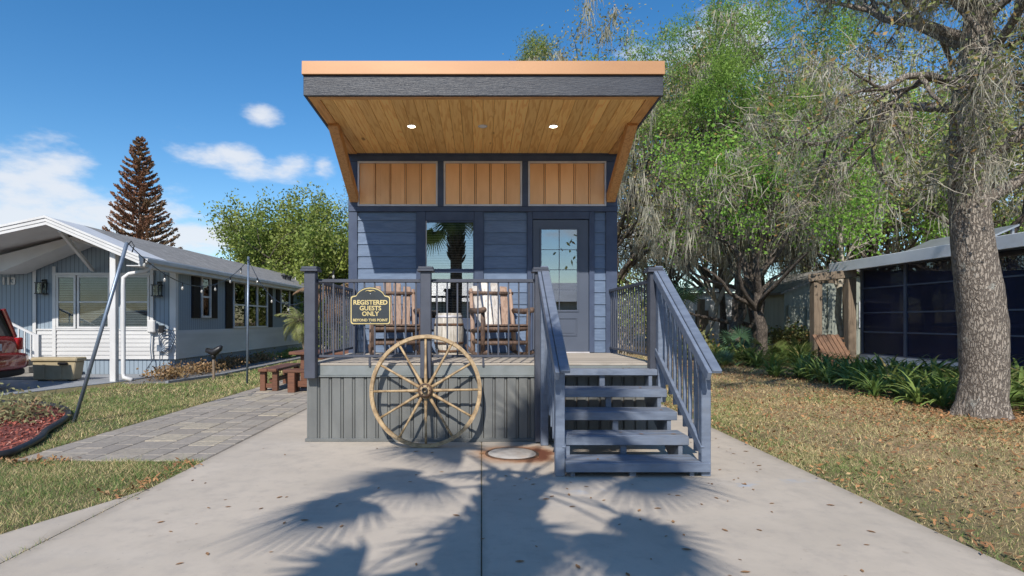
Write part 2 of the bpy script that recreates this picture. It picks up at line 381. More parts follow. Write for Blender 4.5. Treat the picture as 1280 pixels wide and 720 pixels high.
# grass blades: green to straw
x = NT('grass_blade')
gi = x.n('ShaderNodeNewGeometry')
ri = gi.outputs['Random Per Island']
f = x.sm(x.noise(x.pos(), 0.9, 5, 0.6), 0.35, 0.65)
thr = x.m('ADD', x.m('MULTIPLY', f, 0.42), 0.16)
sepg = x.n('ShaderNodeSeparateXYZ'); x.l(x.pos(), sepg.inputs[0])
thr = x.m('ADD', thr, x.sm(sepg.outputs[0], 2.5, 5.0, 0.0, 0.32))
straw = x.sm(x.m('SUBTRACT', thr, ri), -0.08, 0.08)
r2 = x.m('FRACT', x.m('MULTIPLY', ri, 17.3))
col = x.mix(straw, (0.115, 0.185, 0.04), (0.50, 0.395, 0.205))
col = x.vary(col, r2, 0.4)
x.set(Base_Color=col, Roughness=0.7)
MT['grass'] = x.mat

# asphalt shingles
x = NT('grey_shingle')
tcn = x.n('ShaderNodeNewGeometry').outputs['Position']
mp = x.n('ShaderNodeMapping'); mp.inputs['Rotation'].default_value = (0, 0, R(90)); x.l(tcn, mp.inputs['Vector'])
br = x.n('ShaderNodeTexBrick'); x.l(mp.outputs[0], br.inputs['Vector'])
br.inputs['Scale'].default_value = 1.0; br.inputs['Brick Width'].default_value = 0.33; br.inputs['Row Height'].default_value = 0.13
br.inputs['Mortar Size'].default_value = 0.008
br.inputs['Color1'].default_value = (0.29, 0.28, 0.265, 1); br.inputs['Color2'].default_value = (0.19, 0.183, 0.175, 1); br.inputs['Mortar'].default_value = (0.06, 0.06, 0.06, 1)
col = x.mix(0.35, br.outputs['Color'], x.mix(x.noise(x.pos(), 30, 4), (0.13, 0.127, 0.12), (0.34, 0.325, 0.31)))
x.set(Base_Color=col, Roughness=0.95); x.bump(br.outputs['Fac'], 0.4, 0.01)
MT['shingle'] = x.mat

# blue grooved wall panel (groove shade painted as dark lines, plus bump relief)
x = NT('blue_grooved_wall')
sep = x.n('ShaderNodeSeparateXYZ'); x.l(x.pos(), sep.inputs[0])
u = x.m('ADD', sep.outputs[0], sep.outputs[1])
g = x.m('ABSOLUTE', x.m('SUBTRACT', x.m('FRACT', x.m('MULTIPLY', u, 1 / 0.115)), 0.5))
gm = x.sm(g, 0.03, 0.09, 1.0, 0.0)
f = x.noise(x.pos((1, 1, 0.4)), 2, 4)
col = x.mix(f, (0.27, 0.335, 0.40), (0.235, 0.295, 0.355))
col = x.mix(gm, col, (0.085, 0.11, 0.14))
x.set(Base_Color=col, Roughness=0.55); x.bump(x.m('SUBTRACT', 1.0, gm), 0.5, 0.01)
MT['blue_wall'] = x.mat

def glass_mat(name, ior=1.9, tint=(0.85, 0.9, 0.9)):
    x = NT(name)
    x.t.nodes.remove(x.b)
    fr = x.n('ShaderNodeFresnel'); fr.inputs['IOR'].default_value = ior
    gl = x.n('ShaderNodeBsdfGlossy'); gl.inputs['Roughness'].default_value = 0.0; gl.inputs['Color'].default_value = (1, 1, 1, 1)
    tr = x.n('ShaderNodeBsdfTransparent'); tr.inputs['Color'].default_value = tint + (1,)
    mx = x.n('ShaderNodeMixShader'); x.l(fr.outputs[0], mx.inputs[0]); x.l(tr.outputs[0], mx.inputs[1]); x.l(gl.outputs[0], mx.inputs[2])
    x.l(mx.outputs[0], x.out.inputs['Surface'])
    return x.mat
MT['glass'] = glass_mat('coated_window_glass', 2.9, (0.55, 0.6, 0.62))
MT['glass_far'] = glass_mat('window_glass', 1.42, (0.72, 0.76, 0.78))
x = NT('lamp_lens'); x.set(Base_Color=(1, 0.95, 0.85), Roughness=0.4)
x.b.inputs['Emission Color'].default_value = (1, 0.9, 0.72, 1); x.b.inputs['Emission Strength'].default_value = 12.0
MT['lens'] = x.mat
x = NT('car_paint'); x.set(Base_Color=(0.24, 0.010, 0.012), Roughness=0.25, Metallic=0.2); x.b.inputs['Coat Weight'].default_value = 1.0
MT['car_red'] = x.mat
x = NT('tail_lamp_lens'); x.set(Base_Color=(0.35, 0.012, 0.01), Roughness=0.08); MT['tail'] = x.mat
MT['car_glass'] = M('dark_car_glass', (0.006, 0.007, 0.008), None, 1, rough=0.05)
MT['rubber'] = M('tyre_rubber', (0.018, 0.018, 0.018), None, 5, rough=0.85)
MT['alloy'] = M('alloy_rim', (0.5, 0.5, 0.52), None, 3, rough=0.3, metal=0.8)

# bark
def bark_mat(name, c1, c2, vs_=(14, 14, 4.6), lich=0.25):
    x = NT(name)
    wv = x.pos(vs_)
    vo = x.n('ShaderNodeTexVoronoi', feature='DISTANCE_TO_EDGE'); vo.inputs['Scale'].default_value = 1.6
    nzv = x.noise(x.pos((6, 6, 3)), 1.5, 5)
    ad = x.n('ShaderNodeVectorMath', operation='ADD'); x.l(wv, ad.inputs[0]); x.l(x.m('MULTIPLY', nzv, 3.6), ad.inputs[1])
    x.l(ad.outputs[0], vo.inputs['Vector'])
    e = x.sm(vo.outputs['Distance'], 0.0, 0.20)
    fine = x.noise(x.pos((20, 20, 7)), 1.5, 6, 0.7)
    col = x.mix(e, c2, c1)
    col = x.mix(x.m('MULTIPLY', x.sm(fine, 0.4, 0.7), 0.4), col, c2)
    li = x.sm(x.noise(x.pos(loc=(3, 3, 3)), 3.5, 6, 0.7), 0.58, 0.70)
    col = x.mix(x.m('MULTIPLY', li, lich), col, (0.42, 0.42, 0.38))
    x.set(Base_Color=col, Roughness=0.95)
    h = x.m('ADD', x.m('MULTIPLY', e, 0.7), x.m('MULTIPLY', fine, 0.5))
    x.bump(h, 1.0, 0.02)
    return x.mat
MT['oak_bark'] = bark_mat('live_oak_bark', (0.34, 0.295, 0.25), (0.12, 0.098, 0.082), lich=0.8)
MT['dark_bark'] = bark_mat('dark_oak_bark', (0.16, 0.13, 0.105), (0.055, 0.043, 0.035), (6, 6, 2), 0.4)
MT['twig'] = M('grey_twig_bark', (0.43, 0.385, 0.315), (0.29, 0.255, 0.205), 6, rough=0.95)
MT['palm_bark'] = M('palm_trunk_bark', (0.20, 0.16, 0.12), (0.10, 0.08, 0.06), 12, rough=0.95, bump=0.8, bscale=25)
MT['moss'] = leaf_mat('grey_green_hanging_moss', (0.44, 0.43, 0.35), (0.34, 0.32, 0.26), (0.52, 0.48, 0.39), 0.8, 0.4, 0.9, 0.35)
MT['leaf_oak'] = leaf_mat('oak_leaf', (0.15, 0.19, 0.06), (0.25, 0.24, 0.10), (0.38, 0.24, 0.10), 0.6)
MT['leaf_big'] = leaf_mat('live_oak_leaf', (0.22, 0.29, 0.085), (0.36, 0.37, 0.15), (0.50, 0.31, 0.12), 0.8, 0.5, 0.5, 0.4)
MT['leaf_green'] = leaf_mat('fresh_oak_leaf', (0.16, 0.225, 0.045), (0.24, 0.28, 0.06), (0.30, 0.32, 0.10), 0.45)
MT['leaf_bright'] = leaf_mat('bright_spring_leaf', (0.18, 0.38, 0.05), (0.29, 0.47, 0.085), None, 0.5, 0.5)
MT['leaf_cypress'] = leaf_mat('feathery_leaf', (0.18, 0.32, 0.06), (0.26, 0.39, 0.085), None, 0.5, 0.5)
MT['leaf_grey'] = leaf_mat('grey_tan_leaf', (0.37, 0.355, 0.19), (0.27, 0.28, 0.13), (0.44, 0.32, 0.17), 0.5, 0.45)
MT['leaf_brown'] = leaf_mat('rust_brown_needle', (0.27, 0.125, 0.075), (0.17, 0.115, 0.065), (0.31, 0.17, 0.11), 0.35, 0.2)
MT['leaf_under'] = leaf_mat('understorey_leaf', (0.21, 0.28, 0.07), (0.34, 0.37, 0.12), (0.42, 0.35, 0.17), 0.5)
MT['leaf_strap'] = leaf_mat('strap_leaf', (0.115, 0.185, 0.05), (0.20, 0.265, 0.075), (0.31, 0.24, 0.10), 1.2, 0.35, 0.35)
x = MT['leaf_strap']
MT['frond'] = leaf_mat('palm_frond', (0.085, 0.13, 0.035), (0.15, 0.18, 0.055), None, 1.0, 0.35, 0.45)
MT['frond_pale'] = leaf_mat('yellow_green_frond', (0.20, 0.25, 0.075), (0.28, 0.29, 0.11), None, 1.0, 0.35, 0.45)
MT['frond_blue'] = leaf_mat('blue_green_fan', (0.075, 0.16, 0.095), (0.11, 0.20, 0.11), None, 1.0, 0.3, 0.4)
MT['frond_dead'] = leaf_mat('dead_brown_frond', (0.32, 0.205, 0.12), (0.24, 0.145, 0.09), None, 1.0, 0.3, 0.8)
MT['dry_plant'] = leaf_mat('dry_bronze_leaf', (0.33, 0.20, 0.10), (0.20, 0.135, 0.06), (0.40, 0.31, 0.20), 3, 0.3)
MT['litter'] = leaf_mat('fallen_leaf', (0.38, 0.19, 0.08), (0.25, 0.125, 0.06), (0.48, 0.33, 0.17), 2, 0.1, 0.7, 0.4)
MT['fallen'] = leaf_mat('dry_oak_leaf', (0.24, 0.135, 0.065), (0.15, 0.085, 0.045), (0.34, 0.23, 0.11), 2, 0.1, 0.7, 0.45)
MT['mulch'] = leaf_mat('red_mulch_chip', (0.34, 0.095, 0.065), (0.24, 0.07, 0.05), (0.42, 0.22, 0.17), 3, 0.0, 0.9, 0.45)

# ------------------------------------------------------------------ mesh helpers
WP = {}     # world position of each parent's origin
def wpos(o): return WP.get(o.name, Vector((0, 0, 0))) if o else Vector((0, 0, 0))

class MB:
    """collects shapes for one mesh"""
    def __init__(s): s.v = []; s.f = []
    def add(s, vs_, fs):
        k = len(s.v); s.v += [tuple(p) for p in vs_]; s.f += [tuple(i + k for i in f) for f in fs]; return s
    def box(s, x0, x1, y0, y1, z0, z1):
        return s.add([(x0, y0, z0), (x1, y0, z0), (x1, y1, z0), (x0, y1, z0), (x0, y0, z1), (x1, y0, z1), (x1, y1, z1), (x0, y1, z1)],
                     [(0, 3, 2, 1), (4, 5, 6, 7), (0, 1, 5, 4), (1, 2, 6, 5), (2, 3, 7, 6), (3, 0, 4, 7)])
    def beam(s, a, b, w, h, up=(0, 0, 1)):
        a = Vector(a); b = Vector(b); d = (b - a).normalized(); u = Vector(up)
        r = d.cross(u)
        if r.length < 1e-4: r = d.cross(Vector((0, 1, 0)))
        r.normalize(); u = r.cross(d)
        vs_ = []
        for p in (a, b):
            for i, j in ((-1, -1), (1, -1), (1, 1), (-1, 1)):
                vs_.append(p + r * (i * w / 2) + u * (j * h / 2))
        return s.add(vs_, [(0, 1, 2, 3), (7, 6, 5, 4), (0, 4, 5, 1), (1, 5, 6, 2), (2, 6, 7, 3), (3, 7, 4, 0)])
    def tube(s, pts, rad, n=8, cap=True):
        pts = [Vector(p) for p in pts]
        if not hasattr(rad, '__len__'): rad = [rad] * len(pts)
        k = len(s.v); prev = None
        for i, p in enumerate(pts):
            d = (pts[min(i + 1, len(pts) - 1)] - pts[max(i - 1, 0)]).normalized()
            if prev is None:
                a = d.orthogonal().normalized()
            else:
                a = prev - d * prev.dot(d); a.normalize()
            prev = a; b = d.cross(a)
            for j in range(n):
                t = 2 * math.pi * j / n
                s.v.append(tuple(p + (a * math.cos(t) + b * math.sin(t)) * rad[i]))
        for i in range(len(pts) - 1):
            for j in range(n):
                q = (j + 1) % n
                s.f.append((k + i * n + j, k + i * n + q, k + (i + 1) * n + q, k + (i + 1) * n + j))
        if cap:
            s.f.append(tuple(k + j for j in reversed(range(n)))); s.f.append(tuple(k + (len(pts) - 1) * n + j for j in range(n)))
        return s
    def lathe(s, prof, n=16, c=(0, 0, 0), axis='z', cap=True):
        k = len(s.v)
        for r, z in prof:
            for j in range(n):
                t = 2 * math.pi * j / n
                if axis == 'z': p = (c[0] + r * math.cos(t), c[1] + r * math.sin(t), c[2] + z)
                elif axis == 'y': p = (c[0] + r * math.cos(t), c[1] + z, c[2] + r * math.sin(t))
                else: p = (c[0] + z, c[1] + r * math.cos(t), c[2] + r * math.sin(t))
                s.v.append(p)
        for i in range(len(prof) - 1):
            for j in range(n):
                q = (j + 1) % n
                s.f.append((k + i * n + j, k + i * n + q, k + (i + 1) * n + q, k + (i + 1) * n + j))
        if cap and prof[0][0] > 1e-5: s.f.append(tuple(k + j for j in reversed(range(n))))
        if cap and prof[-1][0] > 1e-5: s.f.append(tuple(k + (len(prof) - 1) * n + j for j in range(n)))
        return s
    def prism(s, poly, a0, a1, axis='y'):
        """poly in the two other axes (x,z for y; y,z for x; x,y for z), extruded from a0 to a1"""
        n = len(poly); k = len(s.v)
        for a in (a0, a1):
            for u, w in poly:
                s.v.append((u, a, w) if axis == 'y' else (a, u, w) if axis == 'x' else (u, w, a))
        s.f.append(tuple(k + i for i in range(n))); s.f.append(tuple(k + n + i for i in reversed(range(n))))
        for i in range(n):
            q = (i + 1) % n; s.f.append((k + i, k + n + i, k + n + q, k + q))
        return s
    def mesh(s, name, mat=None, smooth=False, center=True, bevel=0.0):
        me = bpy.data.meshes.new(name)
        v = np.array(s.v, dtype=float)
        c = (v.min(0) + v.max(0)) / 2 if center else np.zeros(3)
        me.from_pydata([tuple(p) for p in (v - c)], [], s.f)
        bm = bmesh.new(); bm.from_mesh(me)
        bmesh.ops.recalc_face_normals(bm, faces=bm.faces)
        if bevel:
            ed = [e for e in bm.edges if len(e.link_faces) == 2 and e.calc_face_angle(0) > 0.6]
            bmesh.ops.bevel(bm, geom=ed, offset=bevel, segments=1, affect='EDGES', clamp_overlap=True)
        if smooth:
            for f in bm.faces: f.smooth = True
        bm.to_mesh(me); bm.free()
        if mat: me.materials.append(MT[mat] if isinstance(mat, str) else mat)
        return me, Vector(c)

def tag(o, label=None, cat=None, group=None, kind=None):
    if label: o['label'] = label
    if cat: o['category'] = cat
    if group: o['group'] = group
    if kind: o['kind'] = kind
    return o
def link(name, data, loc=(0, 0, 0), parent=None):
    o = bpy.data.objects.new(name, data); COL.objects.link(o)
    o.location = Vector(loc) - wpos(parent)
    if parent: o.parent = parent
    WP[o.name] = Vector(loc)
    return o
def empty(name, loc, label, cat, group=None):
    o = link(name, None, loc); o.empty_display_size = 0.2
    return tag(o, label, cat, group)
def part(name, mb, mat, parent=None, smooth=False, bevel=0.0):
    me, c = mb.mesh(name, mat, smooth, True, bevel)
    return link(name, me, c, parent)
def shade_auto(o, deg=40):
    me = o.data
    for p in me.polygons: p.use_smooth = True
    try: me.set_sharp_from_angle(angle=R(deg))
    except Exception: pass
    return o
def inst(name, me, loc, parent=None, rot=None):
    o = link(name, me, loc, parent)
    if rot: o.rotation_euler = rot
    return o
def np_mesh(name, V, F, mat, smooth=False):
    """fast mesh from arrays: F is (n,k) or a list of such arrays"""
    me = bpy.data.meshes.new(name)
    Fs = F if isinstance(F, list) else [F]
    Fs = [f for f in Fs if len(f)]
    V = np.asarray(V, dtype=np.float32)
    me.vertices.add(len(V)); me.vertices.foreach_set('co', V.ravel())
    loops = np.concatenate([f.ravel() for f in Fs]).astype(np.int32)
    tot = np.concatenate([np.full(len(f), f.shape[1]) for f in Fs]).astype(np.int32)
    start = np.concatenate([[0], np.cumsum(tot)[:-1]]).astype(np.int32)
    me.loops.add(len(loops)); me.loops.foreach_set('vertex_index', loops)
    me.polygons.add(len(tot)); me.polygons.foreach_set('loop_start', start)
    try: me.polygons.foreach_set('loop_total', tot)
    except Exception: pass
    me.polygons.foreach_set('use_smooth', np.full(len(tot), smooth))
    me.update(calc_edges=True)
    me.materials.append(MT[mat] if isinstance(mat, str) else mat)
    return me
def text_mesh(name, s, size, mat, depth=0.004, bold=0.0, spacing=1.0):
    cu = bpy.data.curves.new(name, 'FONT'); cu.body = s; cu.size = size; cu.extrude = depth; cu.offset = bold
    cu.align_x = 'CENTER'; cu.align_y = 'CENTER'; cu.space_character = spacing
    cu.resolution_u = 3
    ob = bpy.data.objects.new(name, cu); COL.objects.link(ob)
    dg = bpy.context.evaluated_depsgraph_get()
    me = bpy.data.meshes.new_from_object(ob.evaluated_get(dg)); me.name = name
    bpy.data.objects.remove(ob)
    me.materials.clear(); me.materials.append(MT[mat])
    return me
def struct(name, mb, mat, **k):
    o = part(name, mb, mat, **k); o['kind'] = 'structure'; return o

# ------------------------------------------------------------------ ground, drive, path
g = MB(); S = 420
g.add([(-S, -S, -0.012), (S, -S, -0.012), (S, S, -0.012), (-S, S, -0.012)], [(0, 1, 2, 3)])
struct('ground', g, 'lawn')

DX0, DX1 = -2.86, 3.11
drive = empty('driveway', (0, 0, 0), None, None); drive['kind'] = 'structure'
JX, JY = 0.0, -0.33
def slab(x0, x1, y0, y1):
    part('concrete_slab', MB().box(x0, x1, y0, y1, -0.14, 0.0), 'concrete', drive, bevel=0.006)
gap = 0.003
slab(DX0 + gap, JX - gap, -4.6, 2.0); slab(JX + gap, DX1, -4.6, 2.0)
slab(DX0 + gap, JX - gap, 2.0 + gap, 13.0); slab(JX + gap, DX1, 2.0 + gap, 13.0)
slab(DX0 + gap, JX - gap, -9.4, -4.6 - gap); slab(JX + gap, DX1, -9.4, -4.6 - gap)
fl = [(DX0 - gap, -1.9), (-2.98, -2.25), (-3.10, -2.55), (-3.26, -2.98), (-3.55, -3.5), (-4.1, -4.2), (-5.1, -5.2), (-6.2, -6.2), (-6.2, -9.4), (DX0 - gap, -9.4)]
part('apron_slab', MB().prism(fl, -0.14, -0.001, 'z'), 'concrete', drive)
part('joint_filler', MB().box(DX0 - 0.004, DX1, -9.4, 13, -0.3, -0.012), 'soil', drive)
st = MB().box(-60, 60, -16.5, -9.4, -0.1, -0.008); struct('street', st, 'asphalt')

path = empty('paver_path', (0, 0, 0), None, None); path['kind'] = 'structure'
part('sand_bed', MB().box(-4.86, DX0 - 0.004, -0.88, 8.2, -0.1, -0.007), 'sand', path)
prng = random.Random(4)
pav_meshes = {}
def paver_mesh(w, l):
    k = (round(w, 3), round(l, 3))
    if k not in pav_meshes:
        pav_meshes[k] = MB().box(-w / 2, w / 2, -l / 2, l / 2, -0.06, 0.0).mesh('paver', 'paver', center=False, bevel=0.007)[0]
    return pav_meshes[k]
cw = [0.24, 0.32, 0.24, 0.40, 0.24, 0.32, 0.21]
xx = -4.85
for w in cw:
    yy = -0.87 + prng.choice((-0.12, -0.05, 0.0)) * 0.3
    while yy < 7.9:
        l = prng.choice((0.24, 0.32, 0.40, 0.48)) if w < 0.3 else prng.choice((0.24, 0.32, 0.40))
        o = inst('paver', paver_mesh(w - 0.010, l - 0.010), (xx + w / 2, yy + l / 2, prng.uniform(-0.003, 0.003)), path,
                 (prng.uniform(-0.006, 0.006), prng.uniform(-0.006, 0.006), prng.uniform(-0.006, 0.006)))
        yy += l
    xx += w

# round utility cover let into the slab
cov = empty('utility_cover', (0.33, -0.61, 0), 'round concrete utility cover ringed with rust beside the stairs', 'utility cover')
part('lid', MB().lathe([(0.0, 0.012), (0.255, 0.010), (0.262, 0.004), (0.262, -0.02)], 40, (0.33, -0.61, 0)), 'lid', cov, True)
part('rim', MB().lathe([(0.266, 0.002), (0.266, 0.010), (0.290, 0.008), (0.292, 0.001)], 40, (0.33, -0.61, 0), 'z', False), 'rustiron', cov)

# ------------------------------------------------------------------ the small house
HX0, HX1, WY = -2.10, 2.14, 2.25
house = empty('tiny_house', (0.02, WY + 4, 0), 'navy tiny house with copper edged roof and wood lined porch overhang', 'house')
SOF0, SOF1 = 4.12, 4.055      # soffit height at the eave and at the wall
part('wall', MB().box(HX0 + 0.03, HX1 - 0.03, WY + 0.02, WY + 9.5, 0.05, 4.02), 'navy', house)
# side siding
for sx, xo in ((-1, HX0 + 0.03), (1, HX1 - 0.03)):
    for k in range(21):
        z0 = 0.06 + 0.19 * k
        a = xo; b = xo + sx * 0.028; c = xo + sx * 0.010
        part('siding_board', MB().prism([(a, z0), (b, z0), (c, z0 + 0.2), (a, z0 + 0.2)], WY + 0.14, WY + 9.49, 'y'), 'navy', house)
# lap siding on the porch wall
def lap(x0, x1, z0, z1, parent, mat='navy', exp=0.19, y=WY + 0.02):
    z = z0
    while z < z1 - 0.02:
        t = min(z + exp + 0.012, z1)
        part('siding_board', MB().prism([(y, z), (y - 0.026, z), (y - 0.009, t), (y, t)], x0, x1, 'x'), mat, parent)
        z += exp
lap(-1.96, -1.034, 0.94, 3.16, house)
lap(0.034, 0.716, 0.94, 3.16, house)
lap(1.784, 1.96, 0.94, 3.16, house)
lap(-1.034, 0.034, 0.94, 1.30, house)
def fb(name, x0, x1, z0, z1, mat='navy_trim', y0=WY - 0.03, y1=WY + 0.021, parent=None, bevel=0.004):
    return part(name, MB().box(x0, x1, y0, y1, z0, z1), mat, parent or house, bevel=bevel)
fb('corner_board', HX0, -1.962, 0.06, 3.16); fb('corner_board', 1.962, HX1, 0.06, 3.16)
fb('corner_board', HX0, HX0 + 0.1, 0.3, 4.0, y0=WY + 0.022, y1=WY + 0.13); fb('corner_board', HX1 - 0.1, HX1, 0.3, 4.0, y0=WY + 0.022, y1=WY + 0.13)
fb('trim_band', HX0 - 0.0, HX1, 3.162, 3.245, y0=WY - 0.045)
fb('trim_band', HX0, HX1, 3.955, 4.05, y0=WY - 0.045)
for a, b in ((HX0, -1.955), (-0.69, -0.60), (0.64, 0.73), (1.965, HX1)):
    fb('trim_board', a, b, 3.247, 3.953, y0=WY - 0.04)
# copper transom panels
for x0, x1 in ((-1.953, -0.692), (-0.598, 0.638), (0.732, 1.963)):
    tp = fb('transom_panel', x0, x1, 3.247, 3.953, 'rustiron', WY + 0.0, WY + 0.02, bevel=0)  # dark backing colour stands in for shade in the gaps between pans
    fr = 0.028
    for q in ((x0, x1, 3.247, 3.247 + fr), (x0, x1, 3.953 - fr, 3.953), (x0, x0 + fr, 3.247 + fr, 3.953 - fr), (x1 - fr, x1, 3.247 + fr, 3.953 - fr)):
        fb('panel_frame', *q, 'silver', WY - 0.05, WY - 0.001, tp, 0.003)
    n = 5; w = (x1 - x0 - 2 * fr) / n
    for k in range(n):
        a = x0 + fr + k * w
        mb = MB().box(a + (0.016 if k else 0.002), a + w - (0.016 if k < n - 1 else 0.002), WY - 0.022, WY - 0.001, 3.277, 3.923)
        for t in (0.33, 0.66):
            mb.box(a + w * t - 0.006, a + w * t + 0.006, WY - 0.026, WY - 0.0225, 3.277, 3.923)
        part('copper_pan', mb, 'copper_pan', tp)
        if k: part('seam', MB().box(a - 0.008, a + 0.008, WY - 0.04, WY - 0.001, 3.277, 3.923), 'copper_pan', tp, bevel=0.003)
# window
win = empty('window', (-0.5, WY, 1.46), None, None); win.parent = house; win.location = win.location - wpos(house)
for q in ((-1.03, -0.885, 1.30, 3.16), (-0.115, 0.03, 1.30, 3.16), (-0.883, -0.117, 3.02, 3.16), (-0.883, -0.117, 1.30, 1.455)):
    fb('casing', *q, y0=WY - 0.035, parent=win)
for q in ((-0.883, -0.868, 1.457, 3.018), (-0.132, -0.117, 1.457, 3.018), (-0.866, -0.134, 2.995, 3.018), (-0.866, -0.134, 1.457, 1.482), (-0.866, -0.134, 2.20, 2.26)):
    fb('sash', *q, 'silver' if q[0] == -0.883 else 'navy_trim', WY - 0.02, WY + 0.015, win, 0.002)
part('pane', MB().box(-0.866, -0.134, WY + 0.0, WY + 0.003, 2.262, 2.993), 'glass', win)
part('pane', MB().box(-0.866, -0.134, WY + 0.004, WY + 0.007, 1.484, 2.198), 'glass', win)
part('room_dark_plate', MB().box(-0.87, -0.13, WY + 0.0172, WY + 0.0196, 1.45, 3.02), 'room', win)  # flat dark plate in place of the unlit room behind the blind
sl = MB().box(-0.36, 0.36, -0.003, 0.003, -0.012, 0.012).mesh('blind_slat', 'blind', center=False)[0]
for k in range(38):
    inst('blind_slat', sl, (-0.5, WY + 0.0125, 1.49 + 0.04 * k), win, (R(10), 0, 0))
# door
door = fb('door', 0.81, 1.69, 0.955, 3.035, 'door', WY - 0.012, WY + 0.019, bevel=0.003)
for q in ((0.72, 0.803, 0.94, 3.16), (1.697, 1.78, 0.94, 3.16), (0.805, 1.695, 3.045, 3.16)):
    fb('door_casing', *q, y0=WY - 0.035, parent=door)
gx0, gx1, gz0, gz1 = 0.945, 1.505, 1.61, 2.88
for q in ((gx0 - 0.03, gx1 + 0.03, gz1, gz1 + 0.03), (gx0 - 0.03, gx1 + 0.03, gz0 - 0.03, gz0), (gx0 - 0.03, gx0, gz0, gz1), (gx1, gx1 + 0.03, gz0, gz1)):
    fb('lite_frame', *q, 'door', WY - 0.026, WY - 0.0125, door, 0.004)
part('pane', MB().box(gx0, gx1, WY - 0.018, WY - 0.015, gz0, gz1), 'glass', door)
part('glass_backing', MB().box(gx0, gx1, WY - 0.0135, WY - 0.0122, gz0, gz1), 'curtain', door)
fb('muntin', (gx0 + gx1) / 2 - 0.006, (gx0 + gx1) / 2 + 0.006, gz0, gz1, 'door', WY - 0.0195, WY - 0.0182, door, 0)
for k in (1, 2, 3):
    z = gz0 + (gz1 - gz0) * k / 4
    fb('muntin', gx0, gx1, z - 0.005, z + 0.005, 'door', WY - 0.0193, WY - 0.0183, door, 0)
for q in ((0.94, 1.51, 1.47, 1.49), (0.94, 1.51, 1.20, 1.22), (0.94, 0.96, 1.22, 1.47), (1.49, 1.51, 1.22, 1.47)):
    fb('panel_moulding', *q, 'door', WY - 0.024, WY - 0.0125, door, 0.005)
fb('door_panel', 0.985, 1.465, 1.245, 1.445, 'door', WY - 0.018, WY - 0.0125, door, 0.004)
fb('threshold', 0.80, 1.70, 0.925, 0.952, 'silver', WY - 0.06, WY + 0.01, door)
hd = part('door_handle', MB().tube([(0.875, WY - 0.014, 1.93), (0.875, WY - 0.06, 1.93)], 0.014, 8).tube([(0.875, WY - 0.06, 1.93), (0.98, WY - 0.065, 1.93)], 0.010, 8), 'blackmetal', door)
part('deadbolt', MB().lathe([(0.03, 0), (0.03, -0.02), (0.0, -0.022)], 14, (0.875, WY - 0.013, 2.07), 'y'), 'blackmetal', door)
# roof: shed slab rising to the street
roof = part('roof', MB().prism([(0.06, 4.16), (WY + 9.8, 3.72), (WY + 9.8, 3.95), (0.06, 4.44)], HX0 + 0.01, HX1 - 0.01, 'x'), 'shingle', house)
fas = part('fascia', MB().box(HX0 - 0.02, HX1 + 0.02, 0.0, 0.045, 4.118, 4.36), 'fascia', roof, bevel=0.004)
part('roof_edge_flashing', MB().prism([(-0.03, 4.362), (-0.03, 4.37), (-0.022, 4.52), (0.4, 4.50), (0.4, 4.49), (0.05, 4.50), (0.05, 4.362)], HX0 - 0.03, HX1 + 0.03, 'x'), 'copper', roof)
for sx, xa, xb in ((-1, HX0 - 0.018, HX0 + 0.008), (1, HX1 - 0.008, HX1 + 0.018)):
    part('side_fascia', MB().prism([(0.047, 4.12), (WY + 9.8, 3.70), (WY + 9.8, 3.93), (0.047, 4.36)], xa, xb, 'x'), 'navy_trim', roof)
    part('roof_edge_flashing', MB().prism([(0.05, 4.365), (WY + 9.8, 3.94), (WY + 9.8, 4.0), (0.05, 4.495)], xa - 0.006 if sx < 0 else xa, xb if sx < 0 else xb + 0.006, 'x'), 'copper', roof)
def sofz(y): return SOF0 + 0.02 + (SOF1 - SOF0) * y / WY
n = 28; w = (HX1 - HX0 - 0.28) / n
for k in range(n):
    a = HX0 + 0.14 + k * w
    part('soffit_plank', MB().prism([(0.147, sofz(0.147)), (WY - 0.05, sofz(WY - 0.05)), (WY - 0.05, sofz(WY - 0.05) + 0.015), (0.147, sofz(0.147) + 0.015)], a + 0.0015, a + w - 0.0015, 'x'), 'soffit', roof, bevel=0.004)
part('soffit_edge_board', MB().prism([(0.047, sofz(0.047) - 0.012), (0.145, sofz(0.145) - 0.012), (0.145, sofz(0.145) + 0.008), (0.047, sofz(0.047) + 0.008)], HX0 + 0.01, HX1 - 0.01, 'x'), 'timber_x', roof, bevel=0.003)
for a, b in ((HX0 + 0.01, HX0 + 0.138), (HX1 - 0.138, HX1 - 0.01)):
    part('soffit_edge_board', MB().prism([(0.147, sofz(0.147) - 0.012), (WY - 0.05, sofz(WY - 0.05) - 0.012), (WY - 0.05, sofz(WY - 0.05) + 0.008), (0.147, sofz(0.147) + 0.008)], a, b, 'x'), 'timber_y', roof, bevel=0.003)
part('soffit_end_trim', MB().box(HX0 + 0.01, HX1 - 0.01, WY - 0.049, WY - 0.001, 4.052, 4.10), 'navy_trim', roof)
# recessed lights: the outer two are lit, the centre disc is a cover
for k, x0 in enumerate((-0.962, 0.015, 0.985)):
    yl = 1.05
    z = sofz(yl)
    dl = part('downlight', MB().lathe([(0.052, -0.006), (0.062, -0.006), (0.065, 0.0), (0.065, 0.012), (0.05, 0.012)], 24, (x0, yl, z), 'z', False), 'white', roof, True)
    part('lens', MB().lathe([(0.0, -0.004), (0.051, -0.004), (0.051, 0.0)], 24, (x0, yl, z)), 'frame_bright' if k == 1 else 'lens', dl)
# timber braces
for x0 in (-2.005, 2.035):
    part('brace', MB().beam((x0, WY - 0.02, 3.36), (x0, 0.93, 4.12), 0.135, 0.14, (0, 0, 1)), 'timber', house, bevel=0.008)

